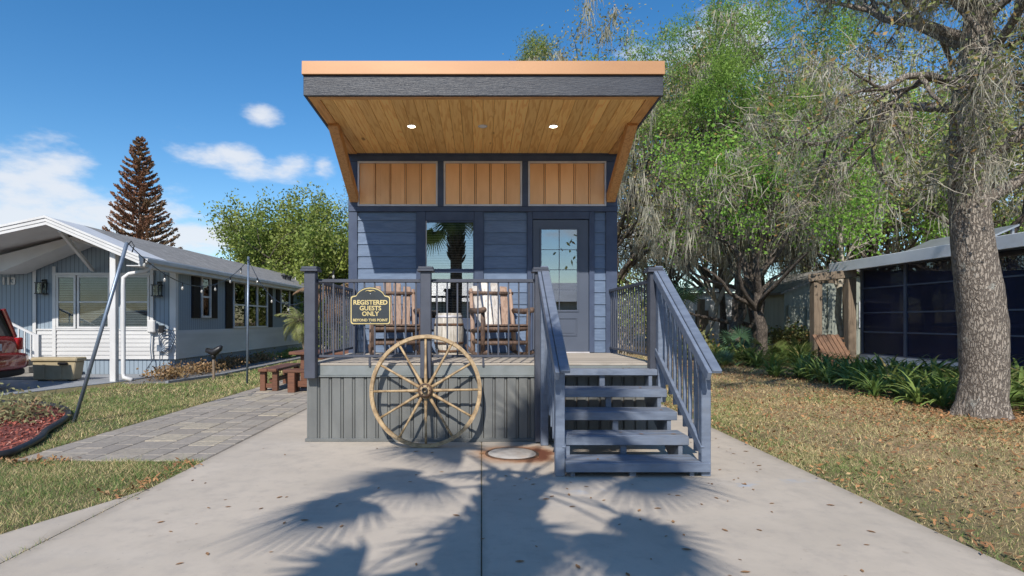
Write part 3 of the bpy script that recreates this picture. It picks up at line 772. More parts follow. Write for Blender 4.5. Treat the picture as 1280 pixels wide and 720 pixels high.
# ------------------------------------------------------------------ deck
DZ = 0.934
deck = empty('porch_deck', (0.02, 1.0, 0), 'raised porch deck with grey ribbed skirting and dark slim railings', 'deck')
n = 16; dw = (WY - 0.02) / n
dm = MB().box(HX0 + 0.02, HX1 - 0.02, -dw / 2 + 0.0025, dw / 2 - 0.0025, -0.025, 0.0)
for k in range(n):
    part('deck_board', MB().box(HX0 + 0.02, HX1 - 0.02, 0.01 + k * dw + 0.0025, 0.01 + (k + 1) * dw - 0.0025, DZ - 0.026, DZ), 'deck', deck, bevel=0.004)
part('deck_core', MB().box(HX0 + 0.06, HX1 - 0.06, 0.06, WY - 0.01, 0.02, DZ - 0.028), 'soil', deck)
part('rim_board', MB().box(HX0 + 0.02, HX1 - 0.02, 0.012, 0.05, 0.79, DZ - 0.028), 'skirt_trim', deck, bevel=0.003)
part('skirt_cap', MB().box(HX0 + 0.0, HX1, -0.012, 0.048, 0.775, 0.789), 'skirt_trim', deck)
n = 30; w = (HX1 - HX0 - 0.06) / n
mb = MB().prism([(-w / 2 + 0.0035, 0.0), (-w / 2 + 0.0035, -0.014), (-w / 2 + 0.012, -0.028), (w / 2 - 0.032, -0.028), (w / 2 - 0.022, -0.012), (w / 2 - 0.0035, -0.012), (w / 2 - 0.0035, 0)], 0.03, 0.774, 'z')
skm = mb.mesh('skirt_panel', 'skirt', center=False)[0]
for k in range(n):
    inst('skirt_panel', skm, (HX0 + 0.03 + (k + 0.5) * w, 0.04, 0), deck)
for sx, xo in ((-1, HX0 + 0.03), (1, HX1 - 0.03)):
    for k in range(15):
        inst('skirt_panel', skm, (xo + 0.028 * -sx * 0, 0.11 + k * w, 0), deck, (0, 0, R(-90 if sx < 0 else 90)))
part('base_strip', MB().box(HX0, HX1, -0.004, 0.03, 0.0, 0.04), 'skirt', deck, bevel=0.004)
def post(x, y, zb, zt, s=0.115, parent=deck):
    p = part('post', MB().box(x - s / 2, x + s / 2, y - s / 2, y + s / 2, zb, zt - 0.06), 'rail', parent, bevel=0.006)
    c = s / 2 + 0.035
    part('post_cap', MB().box(x - c, x + c, y - c, y + c, zt - 0.058, zt - 0.03).box(x - c + 0.012, x + c - 0.012, y - c + 0.012, y + c - 0.012, zt - 0.0295, zt), 'rail', p, bevel=0.004)
    return p
PY = -0.055
post(-2.01, PY, 0.765, 2.075, 0.13); post(-0.655, PY, 0.765, 2.075, 0.125); post(0.69, PY, 0.02, 2.065, 0.13)
post(2.03, PY, 0.80, 2.065, 0.12)
balm = MB().box(-0.009, 0.009, -0.009, 0.009, 1.02, 1.925).mesh('baluster', 'rail', center=False)[0]
def railing(a, b, nb, axis):
    """a,b ends along axis; fixed coordinate in c"""
    (x0, y0), (x1, y1) = a, b
    for z0, z1, w in ((1.893, 1.935, 0.05), (1.003, 1.035, 0.034)):
        if axis == 'x': m = MB().box(x0, x1, y0 - w / 2, y0 + w / 2, z0, z1)
        else: m = MB().box(x0 - w / 2, x0 + w / 2, y0, y1, z0, z1)
        part('rail', m, 'rail', deck, bevel=0.006)
    for k in range(nb):
        t = (k + 0.5) / nb
        inst('baluster', balm, (x0 + (x1 - x0) * t, y0 + (y1 - y0) * t, 0), deck)
PYR = 0.0
railing((-1.944, PYR), (-0.719, PYR), 10, 'x'); railing((-0.591, PYR), (0.624, PYR), 10, 'x')
railing((-2.01, 0.012), (-2.01, WY - 0.035), 17, 'y'); railing((2.03, 0.008), (2.03, WY - 0.035), 17, 'y')
# small foot under the rails
for x0 in (-1.33, 0.02):
    part('rail_foot', MB().box(x0 - 0.012, x0 + 0.012, -0.012, 0.012, 0.90, 1.002), 'rail', deck)

# ------------------------------------------------------------------ stairs
stair = empty('wooden_stairs', (1.4, -0.8, 0), 'blue grey painted wooden stairs with sloping handrails up to the deck', 'stairs')
SX0, SX1 = 0.775, 2.03
TR = [(0.880, -0.206), (0.690, -0.540), (0.495, -0.866), (0.310, -1.208), (0.137, -1.555)]
for k, (z, yf) in enumerate(TR):
    yb = -0.03 if k == 0 else TR[k - 1][1] + 0.05
    yb = min(yb, yf + 0.34)
    tw = (yb - yf - 0.04) / 2
    hi = SX1 + (0.075 if k == 4 else 0.0)
    if k == 0: yb = -0.004
    tw = (yb - yf - 0.042) / 2
    for j in range(2):
        part('tread_board', MB().box(SX0, SX1, yf + 0.042 + j * tw + 0.003, yf + 0.042 + (j + 1) * tw - 0.003, z - 0.038, z), 'stair', stair, bevel=0.005)
    part('tread_nosing', MB().box(SX0, hi, yf, yf + 0.040, z - (0.088 if k else 0.07), z - 0.002), 'stair', stair, bevel=0.005)
    xc = 1.4
    part('tread_support', MB().box(xc - 0.03, xc + 0.03, yf + 0.05, yf + 0.10, 0.0 if k == 4 else z - 0.20, z - 0.04), 'stair', stair)
def stringer(x0, x1):
    poly = [(-0.03, 0.84), (-0.03, 0.56)] + [(-0.03, 0.50), (-1.0, 0.0), (-1.50, 0.0), (-1.50, 0.09), (-1.19, 0.09), (-1.19, 0.265), (-0.85, 0.265), (-0.85, 0.45), (-0.52, 0.45), (-0.52, 0.645), (-0.19, 0.645), (-0.19, 0.838)]
    part('stringer', MB().prism(poly, x0, x1, 'x'), 'stair', stair)
stringer(SX0 + 0.05, SX0 + 0.09); stringer(SX1 - 0.10, SX1 - 0.06)
def hand(xc, out):
    """out: +1 the rail's outer side is +x"""
    a = Vector((xc, -0.03, 2.075)); b = Vector((xc, -1.72, 0.985))
    part('handrail', MB().beam(a + Vector((0.015, 0, 0)), b + Vector((0.015, 0, 0)), 0.088, 0.038), 'stair', stair, bevel=0.006)
    dn = Vector((0, 0, -0.068))
    part('upper_rail', MB().beam(a + dn + Vector((-0.055, -0.05, 0.0)), b + dn + Vector((-0.055, 0.0, 0.03)), 0.038, 0.09), 'stair', stair, bevel=0.005)
    la = Vector((xc - out * 0.035, -0.10, 1.085)); lb = Vector((xc - out * 0.035, -1.50, 0.24))
    part('lower_rail', MB().beam(la, lb, 0.036, 0.085), 'stair', stair, bevel=0.005)
    part('bottom_post', MB().box(xc - 0.044, xc + 0.044, -1.512, -1.425, 0.0, 1.045), 'stair', stair, bevel=0.006)
    part('top_post', MB().box(xc - 0.044, xc + 0.044, -0.215, -0.128, 0.0 if out < 0 else 0.5, 1.87), 'stair', stair, bevel=0.006)
    for k in range(7):
        y = -0.34 - k * 0.150
        zt = 2.075 + (y + 0.03) / 1.69 * 1.09 - 0.07
        zl = 1.085 + (y + 0.10) / 1.4 * 0.845
        part('baluster', MB().box(xc - 0.017 + out * 0.004, xc + 0.017 + out * 0.004, y - 0.016, y + 0.016, max(zl - 0.22, 0.02), zt), 'stair', stair)
hand(0.727, -1); hand(2.078, 1)

# ------------------------------------------------------------------ wagon wheel
WR = 0.645
tilt = math.asin(0.19 / 1.29)
wheel = empty('wagon_wheel', (-0.645, -0.315, 0), 'old wooden wagon wheel with twelve spokes leaning against the porch deck', 'wagon wheel')
def wp(name, mb, mat, smooth=True):
    me, c = mb.mesh(name, mat, smooth, True)
    o = bpy.data.objects.new(name, me); COL.objects.link(o); o.parent = wheel; o.location = c
    return o
for k in range(6):     # felloes
    a0 = k * math.pi / 3 + 0.003; a1 = (k + 1) * math.pi / 3 - 0.003
    mb = MB(); nseg = 12; prof = [(WR - 0.045, -0.018), (WR - 0.038, -0.026), (WR - 0.008, -0.026), (WR - 0.008, 0.026), (WR - 0.038, 0.026), (WR - 0.045, 0.018)]
    for i in range(nseg + 1):
        t = a0 + (a1 - a0) * i / nseg
        for r, y in prof: mb.v.append((r * math.cos(t), y, WR + r * math.sin(t)))
    m = len(prof)
    for i in range(nseg):
        for j in range(m): mb.f.append((i * m + j, i * m + (j + 1) % m, (i + 1) * m + (j + 1) % m, (i + 1) * m + j))
    mb.f.append(tuple(range(m))); mb.f.append(tuple(nseg * m + j for j in reversed(range(m))))
    shade_auto(wp('felloe', mb, 'wheel'), 35)
mb = MB(); ns = 96
for i in range(ns):
    t = 2 * math.pi * i / ns
    for r, y in ((WR - 0.0075, -0.026), (WR, -0.026), (WR, 0.026), (WR - 0.0075, 0.026)): mb.v.append((r * math.cos(t), y, WR + r * math.sin(t)))
for i in range(ns):
    for j in range(4): mb.f.append((i * 4 + j, i * 4 + (j + 1) % 4, ((i + 1) % ns) * 4 + (j + 1) % 4, ((i + 1) % ns) * 4 + j))
shade_auto(wp('iron_tyre', mb, 'wheel'), 35)
for k in range(12):
    t = math.pi / 2 + k * math.pi / 6 + 0.02
    d = Vector((math.cos(t), 0, math.sin(t)))
    c = Vector((0, 0, WR))
    wp('spoke', MB().tube([c + d * 0.06, c + d * 0.12, c + d * 0.22, c + d * 0.45, c + d * 0.6], [0.018, 0.020, 0.0165, 0.013, 0.014], 8), 'wheel')
hub = wp('hub', MB().lathe([(0.0, -0.085), (0.058, -0.085), (0.072, -0.06), (0.088, -0.03), (0.09, 0.03), (0.07, 0.09), (0.0, 0.09)], 24, (0, 0, WR), 'y'), 'wheel')
shade_auto(hub, 30)
wp('hub_band', MB().lathe([(0.061, -0.088), (0.075, -0.088), (0.080, -0.062), (0.072, -0.060)], 24, (0, 0, WR), 'y', False), 'rustiron')
wp('axle_sleeve', MB().lathe([(0.018, -0.082), (0.018, -0.125), (0.032, -0.125), (0.034, -0.084)], 18, (0, 0, WR), 'y', False), 'blackmetal')
for k in range(6):
    t = k * math.pi / 3
    wp('bolt', MB().lathe([(0.007, 0), (0.007, -0.008), (0, -0.009)], 8, (0.052 * math.cos(t), -0.086, WR + 0.052 * math.sin(t)), 'y'), 'rustiron')
wheel.rotation_euler = (-tilt, 0, R(-1.2))

# ------------------------------------------------------------------ sign on the railing
sign = empty('notice_sign', (-1.315, -0.03, 1.40), 'charcoal notice sign with gold lettering hung on the deck railing', 'sign')
cx, sy = -1.315, -0.032
def sign_outline(s):
    hw, hb, ht = 0.240 - s, 0.0 + s, 0.345 - s
    pts = []
    r = 0.028
    for (qx, qz, a0) in ((-hw + r, hb + r, 180), (hw - r, hb + r, 270)):
        for i in range(5):
            a = R(a0 + 90 * i / 4); pts.append((cx + qx + r * math.cos(a), 1.395 + qz + r * math.sin(a)))
    for i in range(4):
        a = R(0 + 90 * i / 3); pts.append((cx + hw - r + r * math.cos(a), 1.395 + ht - r + r * math.sin(a)))
    # ogee up to the arched crown
    pts.append((cx + 0.175, 1.395 + ht + 0.004))
    aw = 0.165
    for i in range(0, 13):
        t = R(20 + 140 * i / 12)
        pts.append((cx + aw * math.cos(t) / math.cos(R(20)), 1.395 + ht - 0.035 + (0.135) * math.sin(t)))
    pts.append((cx - 0.175, 1.395 + ht + 0.004))
    for i in range(4):
        a = R(90 + 90 * i / 3); pts.append((cx - hw + r + r * math.cos(a), 1.395 + ht - r + r * math.sin(a)))
    return pts
part('sign_board', MB().prism(sign_outline(0.0), sy, sy + 0.012, 'y'), 'signface', sign)
part('gold_border', MB().prism(sign_outline(0.006), sy - 0.003, sy - 0.0005, 'y'), 'gold', sign)
part('sign_face', MB().prism(sign_outline(0.018), sy - 0.006, sy - 0.0035, 'y'), 'signface', sign)
for s, z, size, in (('REGISTERED', 1.655, 0.074), ('GUESTS', 1.587, 0.074), ('ONLY', 1.521, 0.074), ('BEYOND THIS POINT', 1.447, 0.043)):
    me = text_mesh('lettering', s, size, 'gold', 0.001, 0.0020 if size > 0.06 else 0.0010)
    inst('lettering', me, (cx, sy - 0.0075, z), sign, (R(90), 0, 0))
orn = MB().tube([(cx - 0.06, sy - 0.0075, 1.787), (cx - 0.035, sy - 0.0075, 1.80), (cx, sy - 0.0075, 1.792), (cx + 0.035, sy - 0.0075, 1.80), (cx + 0.06, sy - 0.0075, 1.787)], [0.002, 0.005, 0.012, 0.005, 0.002], 6)
part('ornament', orn, 'gold', sign)
for z in (1.418, 1.76):
    part('screw', MB().lathe([(0.005, 0), (0.004, -0.003), (0, -0.003)], 8, (cx, sy - 0.006, z), 'y'), 'silver', sign)

# ------------------------------------------------------------------ rocking chairs (rustic logs and slabs)
def rocking_chair(loc, rz, slab, label):
    t = link('rocking_chair', None, (0, 0, 0)); tag(t, label, 'rocking chair', 'log rocking chairs on the deck')
    def p(name, mb, mat, sm=False, bv=0.0): return part(name, mb, mat, t, sm, bv)
    for s in (-1, 1):
        x = s * 0.33
        pts = [(x, -0.50 + 1.06 * i / 10, 0.03 + 0.10 * ((i - 4.4) / 5.6) ** 2) for i in range(11)]
        p('rocker', MB().tube(pts, 0.028, 8), 'log_dark', True)
        p('front_leg', MB().tube([(x, -0.28, 0.05), (x * 1.0, -0.29, 0.42), (x * 1.02, -0.30, 0.64)], [0.034, 0.031, 0.03], 9), 'log_dark', True)
        p('rear_leg', MB().tube([(x * 0.97, 0.24, 0.06), (x * 0.95, 0.28, 0.45), (x * 0.93, 0.40, 0.98)], [0.036, 0.033, 0.026], 9), 'slab_brown', True)
        p('armrest', MB().tube([(x * 1.06, -0.40, 0.655), (x * 1.04, -0.1, 0.64), (x * 1.0, 0.34, 0.66)], [0.040, 0.042, 0.036], 10), 'log_dark', True)
        p('side_rail', MB().tube([(x, -0.28, 0.40), (x * 0.97, 0.28, 0.36)], 0.028, 8), 'log_dark', True)
        p('side_rail', MB().tube([(x, -0.28, 0.20), (x * 0.97, 0.26, 0.20)], 0.022, 8), 'log_dark', True)
    for y, z, r in ((-0.285, 0.40, 0.034), (-0.285, 0.20, 0.030), (0.26, 0.22, 0.026), (0.27, 0.36, 0.028), (0.385, 0.92, 0.026)):
        p('cross_rail', MB().tube([(-0.35, y, z), (0.35, y, z)], r, 8), 'log_dark', True)
    for k in range(5):
        y0 = -0.33 + k * 0.122
        zz = 0.445 - k * 0.016
        p('seat_slat', MB().beam((-0.31, y0 + 0.055, zz), (0.31, y0 + 0.055, zz), 0.112, 0.026), 'log_dark', False, 0.006)
    for k in range(4):
        u = (k - 1.5)
        xb = u * 0.122; xt = u * 0.150
        ht = 1.10 - 0.05 * abs(u) + (0.025 if k == 1 else 0)
        mb = MB().beam((xb, 0.235, 0.40), (xt, 0.47, ht), 0.112, 0.026, (0, 1, 0))
        p('back_slat', mb, slab if k != 3 else 'slab_brown', False, 0.008)
    t.location = loc; t.rotation_euler = (0, 0, rz)
    return t
rocking_chair((0.25, 1.38, DZ), R(17), 'slab_pale', 'log rocking chair with pale slab back between barrel and stairs')
rocking_chair((-1.24, 1.40, DZ), R(14), 'slab_brown', 'log rocking chair with brown slab back behind the notice sign')
# barrel
brl = empty('barrel', (-0.50, 1.93, DZ), 'whitewashed wooden barrel standing between the rocking chairs', 'barrel')
def brad(z): return 0.185 + 0.045 * (1 - ((z - 0.31) / 0.31) ** 2)
for k in range(16):
    a0 = 2 * math.pi * k / 16 + 0.006; a1 = 2 * math.pi * (k + 1) / 16 - 0.006
    mb = MB(); zs = [0.0, 0.1, 0.2, 0.31, 0.42, 0.52, 0.62]
    for z in zs:
        for a, dr in ((a0, 0), (a1, 0), (a1, -0.018), (a0, -0.018)):
            mb.v.append((-0.50 + (brad(z) + dr) * math.cos(a), 1.93 + (brad(z) + dr) * math.sin(a), DZ + 0.002 + z))
    for i in range(len(zs) - 1):
        for j in range(4): mb.f.append((i * 4 + j, i * 4 + (j + 1) % 4, (i + 1) * 4 + (j + 1) % 4, (i + 1) * 4 + j))
    mb.f.append((0, 1, 2, 3)); mb.f.append((27, 26, 25, 24))
    part('stave', mb, 'barrel', brl)
for z in (0.05, 0.17, 0.45, 0.57):
    part('hoop', MB().lathe([(brad(z - 0.018) + 0.001, z - 0.018), (brad(z - 0.018) + 0.004, z - 0.018), (brad(z + 0.018) + 0.004, z + 0.018), (brad(z + 0.018) + 0.001, z + 0.018)], 32, (-0.50, 1.93, DZ), 'z', False), 'silver' if z > 0.5 else 'rustiron', brl, True)
part('head', MB().lathe([(0, 0.595), (0.17, 0.595), (0.17, 0.58)], 24, (-0.50, 1.93, DZ)), 'barrel', brl)

# ------------------------------------------------------------------ neighbouring house on the left
NX, NY0, NY1 = -8.25, 8.6, 23.5
nh = empty('manufactured_house', (-11, 16, 0), 'pale blue single storey house with white trim and dark shutters', 'house')
def np_(name, mb, mat, parent=None, **k): return part(name, mb, mat, parent or nh, **k)
RXr, RZr, EX, EZ = -10.10, 3.86, -7.95, 2.95       # ridge and right eave
def rz_(x): return RZr - (x - RXr) * (RZr - EZ) / (EX - RXr) if x > RXr else RZr - (RXr - x) * 0.215
# walls: one body, gable follows the roof
LX = -17.0
prof = [(LX, 0.39), (NX, 0.39), (NX, rz_(NX) - 0.20), (RXr, RZr - 0.20), (LX, rz_(LX) - 0.20)]
np_('wall', MB().prism(prof, NY0, NY1, 'y'), 'blue_wall')
np_('skirting', MB().box(LX + 0.02, NX - 0.03, NY0 + 0.03, NY1 - 0.03, 0.0, 0.388), 'blue_wall')
def vplank_front(x0, x1):
    z = 0.41
    for k in range(7):
        np_('siding_plank', MB().prism([(NY0 - 0.002, z), (NY0 - 0.03, z), (NY0 - 0.012, z + 0.112), (NY0 - 0.002, z + 0.112)], x0, x1, 'x'), 'white_vinyl'); z += 0.110
vplank_front(-12.0, NX + 0.028)
z = 0.41
for k in range(7):
    np_('siding_plank', MB().prism([(NX + 0.002, z), (NX + 0.03, z), (NX + 0.012, z + 0.112), (NX + 0.002, z + 0.112)], NY0 - 0.0, NY1, 'y'), 'white_vinyl'); z += 0.110
np_('corner_board', MB().box(NX - 0.13, NX + 0.032, NY0 - 0.034, NY0 - 0.0315, 1.185, 2.86).box(NX + 0.0315, NX + 0.034, NY0 - 0.034, NY0 + 0.10, 0.40, 2.86), 'white')
np_('corner_board', MB().box(NX - 0.13, NX + 0.031, NY0 - 0.0312, NY0 - 0.001, 1.185, 2.86), 'white')
np_('trim_rail', MB().box(-12.05, NX + 0.03, NY0 - 0.04, NY0 - 0.001, 1.183, 1.225), 'white')
def tri_window(x0, x1, z0, z1, y=NY0, mid=True):
    w = np_('window', MB().box(x0, x1, y - 0.012, y - 0.003, z0, z1), 'room')
    f = 0.055
    for q in ((x0, x1, z0, z0 + f), (x0, x1, z1 - f, z1), (x0, x0 + f, z0 + f, z1 - f), (x1 - f, x1, z0 + f, z1 - f)) + (((x0 + f, x1 - f, (z0 + z1) / 2 - 0.02, (z0 + z1) / 2 + 0.02),) if mid else ()):
        part('frame', MB().box(q[0], q[1], y - 0.05, y - 0.014, q[2], q[3]), 'frame_white', w)
    sm_ = MB().box(-(x1 - x0) / 2 + f, (x1 - x0) / 2 - f, -0.002, 0.002, -0.017, 0.017).mesh('blind_slat', 'blind', center=False)[0]
    k = 0
    while z0 + f + 0.03 + k * 0.046 < z1 - f:
        inst('blind_slat', sm_, ((x0 + x1) / 2, y - 0.0185, z0 + f + 0.03 + k * 0.046), w, (R(20), 0, 0)); k += 1
    part('pane', MB().box(x0 + f, x1 - f, y - 0.03, y - 0.028, z0 + f, z1 - f), 'glass_far', w)
    return w
tri_window(-11.42, -10.90, 1.23, 2.66); tri_window(-10.86, -9.98, 1.23, 2.66); tri_window(-9.70, -8.92, 1.23, 2.66)
for a in (-12.05, -11.52, -8.90):
    np_('trim_post', MB().box(a, a + 0.09, NY0 - 0.055, NY0 - 0.042, 0.42 if a > -12 else 0.42, 2.9), 'white')
np_('window_head', MB().box(-11.52, -8.81, NY0 - 0.06, NY0 - 0.002, 2.665, 2.73), 'white')
# side windows and shutters, in world Y
def side_window(y0, y1, z0, z1, nm=1):
    w = np_('window', MB().box(NX + 0.003, NX + 0.008, y0, y1, z0, z1), 'room')
    f = 0.06
    qs = [(y0, y1, z0, z0 + f), (y0, y1, z1 - f, z1), (y0, y0 + f, z0 + f, z1 - f), (y1 - f, y1, z0 + f, z1 - f)]
    for k in range(1, nm):
        ym = y0 + (y1 - y0) * k / nm; qs.append((ym - 0.04, ym + 0.04, z0 + f, z1 - f))
    for q in qs: part('frame', MB().box(NX + 0.010, NX + 0.06, q[0], q[1], q[2], q[3]), 'frame_white', w)
    zm = (z0 + z1) / 2 - 0.02
    for k in range(nm):
        a = y0 + (y1 - y0) * k / nm + 0.06; b = y0 + (y1 - y0) * (k + 1) / nm - 0.06
        part('meeting_rail', MB().box(NX + 0.012, NX + 0.05, a, b, zm, zm + 0.05), 'frame_white', w)
    part('pane', MB().box(NX + 0.020, NX + 0.022, y0 + f, y1 - f, z0 + f, z1 - f), 'glass_far', w)
    part('curtain', MB().box(NX + 0.0085, NX + 0.0095, y0 + f, y1 - f, z0 + (z1 - z0) * 0.45, z1 - f), 'curtain', w)
def shutter(y0, y1, z0, z1):
    s = np_('shutter', MB().box(NX + 0.003, NX + 0.030, y0, y1, z0, z1), 'shutter')
    k = 0
    while z0 + 0.08 + k * 0.07 < z1 - 0.06:
        part('louvre', MB().beam((NX + 0.036, y0 + 0.05, z0 + 0.08 + k * 0.07), (NX + 0.036, y1 - 0.05, z0 + 0.08 + k * 0.07), 0.012, 0.05), 'shutter', s); k += 1
side_window(9.97, 10.55, 1.53, 2.76); shutter(9.45, 9.94, 1.52, 2.76); shutter(10.58, 11.02, 1.52, 2.76)
side_window(12.13, 15.15, 1.19, 2.76, 3); shutter(11.60, 12.10, 1.19, 2.78); shutter(15.18, 15.72, 1.19, 2.78)
side_window(16.6, 17.7, 1.62, 2.78); shutter(16.12, 16.57, 1.60, 2.78); shutter(17.73, 18.2, 1.60, 2.78)
side_window(19.3, 20.5, 2.2, 2.78)
np_('access_panel', MB().box(NX + 0.033, NX + 0.05, 17.8, 18.8, 0.55, 1.75), 'white')
# roof
YW = 7.7
def slab_roof(y0, y1, mat, t=0.05, lift=0.0):
    p = [(EX, EZ + lift), (RXr, RZr + lift), (LX - 0.3, rz_(LX - 0.3) + lift), (LX - 0.3, rz_(LX - 0.3) + lift - t), (RXr, RZr + lift - t), (EX, EZ + lift - t)]
    return np_('roof', MB().prism(p, y0, y1, 'y'), mat)
YF = 6.42
pr = slab_roof(YF + 0.06, YW, 'white', 0.10)
mr_ = slab_roof(YW + 0.005, NY1 + 0.4, 'shingle', 0.10)
# rake fascia boards at the porch front, three stepped lips
for k, (dz, th, yo) in enumerate(((0.02, 0.055, 0.0), (-0.04, 0.075, 0.02), (-0.12, 0.07, 0.035))):
    for xa, xb in ((RXr, EX + 0.02), (LX, RXr)):
        z0, z1 = rz_(xa) + dz, rz_(xb if xb < EX else EX) + dz
        part('rake_board', MB().prism([(xa, z0), (xb, z1), (xb, z1 - th), (xa, z0 - th)], YF + yo, YF + 0.058, 'y'), 'white', pr)
part('eave_fascia', MB().box(EX - 0.02, EX + 0.025, YF + 0.06, NY1 + 0.4, EZ - 0.24, EZ - 0.0), 'white', mr_)
part('eave_soffit', MB().box(NX + 0.002, EX - 0.022, YF + 0.06, NY1 + 0.4, EZ - 0.235, EZ - 0.215), 'white', mr_)
part('gutter', MB().prism([(EX + 0.027, EZ - 0.05), (EX + 0.12, EZ - 0.05), (EX + 0.11, EZ - 0.13), (EX + 0.05, EZ - 0.15), (EX + 0.027, EZ - 0.15)], YF + 0.2, NY1 + 0.4, 'y'), 'white', mr_)
for yv in (18.6, 19.2):
    part('roof_vent', MB().lathe([(0.09, 0), (0.09, 0.16), (0.14, 0.17), (0.14, 0.24), (0.0, 0.26)], 12, (-8.75, yv, rz_(-8.75) - 0.05)), 'blackmetal', mr_)
part('roof_vent', MB().lathe([(0.04, 0), (0.04, 0.3), (0.0, 0.3)], 10, (-9.2, 21.5, rz_(-9.2) - 0.05)), 'white', mr_)
# porch ceiling, inner canopy, brace, column
part('porch_ceiling', MB().prism([(EX - 0.03, EZ - 0.13), (RXr, RZr - 0.13), (LX, rz_(LX) - 0.13), (LX, rz_(LX) - 0.15), (RXr, RZr - 0.15), (EX - 0.03, EZ - 0.15)], YF + 0.07, NY0 - 0.002, 'y'), 'white', pr)
np_('inner_canopy', MB().prism([(-12.75, 2.68), (-12.75, 2.98), (-10.35, 3.60), (-9.2, 3.22), (-9.2, 3.14), (-10.35, 3.46), (-12.2, 2.70)], 7.75, NY0 - 0.062, 'y'), 'white')
np_('brace', MB().beam((-9.9, 6.62, 3.56), (-10.42, NY0 - 0.07, 2.80), 0.07, 0.09), 'white')
np_('column', MB().box(-8.76, -8.62, 6.66, 6.80, 0.0, 3.06), 'white', bevel=0.01)
np_('downspout', MB().tube([(-7.90, 6.9, 2.82), (-7.93, 6.9, 2.72), (-8.05, 6.86, 2.62), (-8.36, 6.76, 2.55), (-8.46, 6.72, 2.46), (-8.47, 6.72, 2.2), (-8.47, 6.72, 0.2), (-8.44, 6.70, 0.10), (-8.22, 6.66, 0.05)], 0.05, 10), 'white', smooth=True)
def lantern(x0, z0):
    l = np_('wall_lantern', MB().box(x0 - 0.06, x0 + 0.06, NY0 - 0.030, NY0 - 0.002, z0 - 0.02, z0 + 0.26).beam((x0, NY0 - 0.03, z0 + 0.24), (x0, NY0 - 0.14, z0 + 0.20), 0.02, 0.02), 'blackmetal')
    y = NY0 - 0.14
    for sx in (-1, 1):
        for sy_ in (-1, 1):
            part('lantern_bar', MB().box(x0 + sx * 0.08 - 0.01, x0 + sx * 0.08 + 0.01, y + sy_ * 0.08 - 0.01, y + sy_ * 0.08 + 0.01, z0 - 0.12, z0 + 0.14), 'blackmetal', l)
    part('lantern_cap', MB().box(x0 - 0.11, x0 + 0.11, y - 0.10, y + 0.10, z0 + 0.142, z0 + 0.165), 'blackmetal', l)
    part('lantern_base', MB().box(x0 - 0.11, x0 + 0.11, y - 0.10, y + 0.10, z0 - 0.15, z0 - 0.122), 'blackmetal', l)
    part('lantern_glass', MB().box(x0 - 0.065, x0 + 0.065, y - 0.065, y + 0.065, z0 - 0.12, z0 + 0.14), 'glass_far', l)
lantern(-11.75, 2.30); lantern(-8.66, 2.24)
npl = inst('house_number', text_mesh('house_number', '113', 0.26, 'white', 0.012, 0.012), (-12.72, NY0 - 0.02, 2.50), nh, (R(90), 0, 0))
ev = np_('utility_box', MB().box(-8.93 + 0.02, -8.71, NY0 - 0.19, NY0 - 0.065, 1.12, 1.46), 'white', bevel=0.03)
coil = MB()
for k in range(4):
    r = 0.24 - 0.02 * k
    coil.tube([(-8.42 + r * math.cos(t) * 0.9, NY0 - 0.10 - 0.02 * k, 0.98 - 0.06 * k + r * math.sin(t)) for t in np.linspace(0, 2 * math.pi, 25)], 0.013, 6)
coil.tube([(-8.82, NY0 - 0.13, 1.12), (-8.84, NY0 - 0.13, 0.7), (-8.80, NY0 - 0.14, 0.35), (-8.95, NY0 - 0.15, 0.12)], 0.014, 6)
np_('cable_coil', coil, 'galv', smooth=True)
np_('meter_box', MB().box(-8.62, -8.50, NY0 - 0.15, NY0 - 0.045, 1.12, 1.32), 'blackmetal')
np_('junction_box', MB().box(-8.66, -8.54, NY0 - 0.15, NY0 - 0.045, 0.62, 0.80).box(-8.61, -8.59, NY0 - 0.12, NY0 - 0.1, 0.0, 0.62), 'galv')
# porch steps and hand rail
for k, (xr, zt) in enumerate(((-10.72, 0.16), (-11.02, 0.32), (-11.32, 0.48))):
    np_('step', MB().box(-15.0, xr, 7.12, NY0 - 0.065, zt - 0.155, zt), 'stepgrey', bevel=0.01)
np_('rail_post', MB().box(-10.90, -10.80, 7.14, 7.24, 0.16, 1.10), 'white')
for dz in (0.0, 0.62):
    np_('hand_rail', MB().beam((-10.85, 7.19, 1.06 - dz), (-12.6, 7.19, 1.90 - dz), 0.05, 0.05), 'white')
for k in range(8):
    xk = -11.02 - 0.15 * k; zt = 1.06 + (-10.85 - xk) / 1.75 * 0.84
    np_('rail_baluster', MB().box(xk - 0.015, xk + 0.015, 7.175, 7.205, zt - 0.62, zt), 'white')
# neighbour drive and gravel strip
struct('carport_drive', MB().prism([(-30, 3.0), (-9.9, 3.0), (-9.35, 3.9), (-8.9, 5.6), (-8.5, 6.9), (-8.4, 8.58), (-30, 8.58)], -0.1, 0.004, 'z'), 'drive_grey')
struct('gravel_strip', MB().prism([(-8.25, 6.3), (-7.35, 6.5), (-6.95, 8.4), (-6.9, 20.5), (-8.26, 20.5)], -0.1, 0.02, 'z'), 'gravel')
struct('garden_edge', MB().prism([(-7.33, 6.45), (-7.27, 6.47), (-6.83, 8.4), (-6.78, 20.5), (-6.88, 20.5), (-6.93, 8.4)], -0.1, 0.045, 'z'), 'drive_grey')

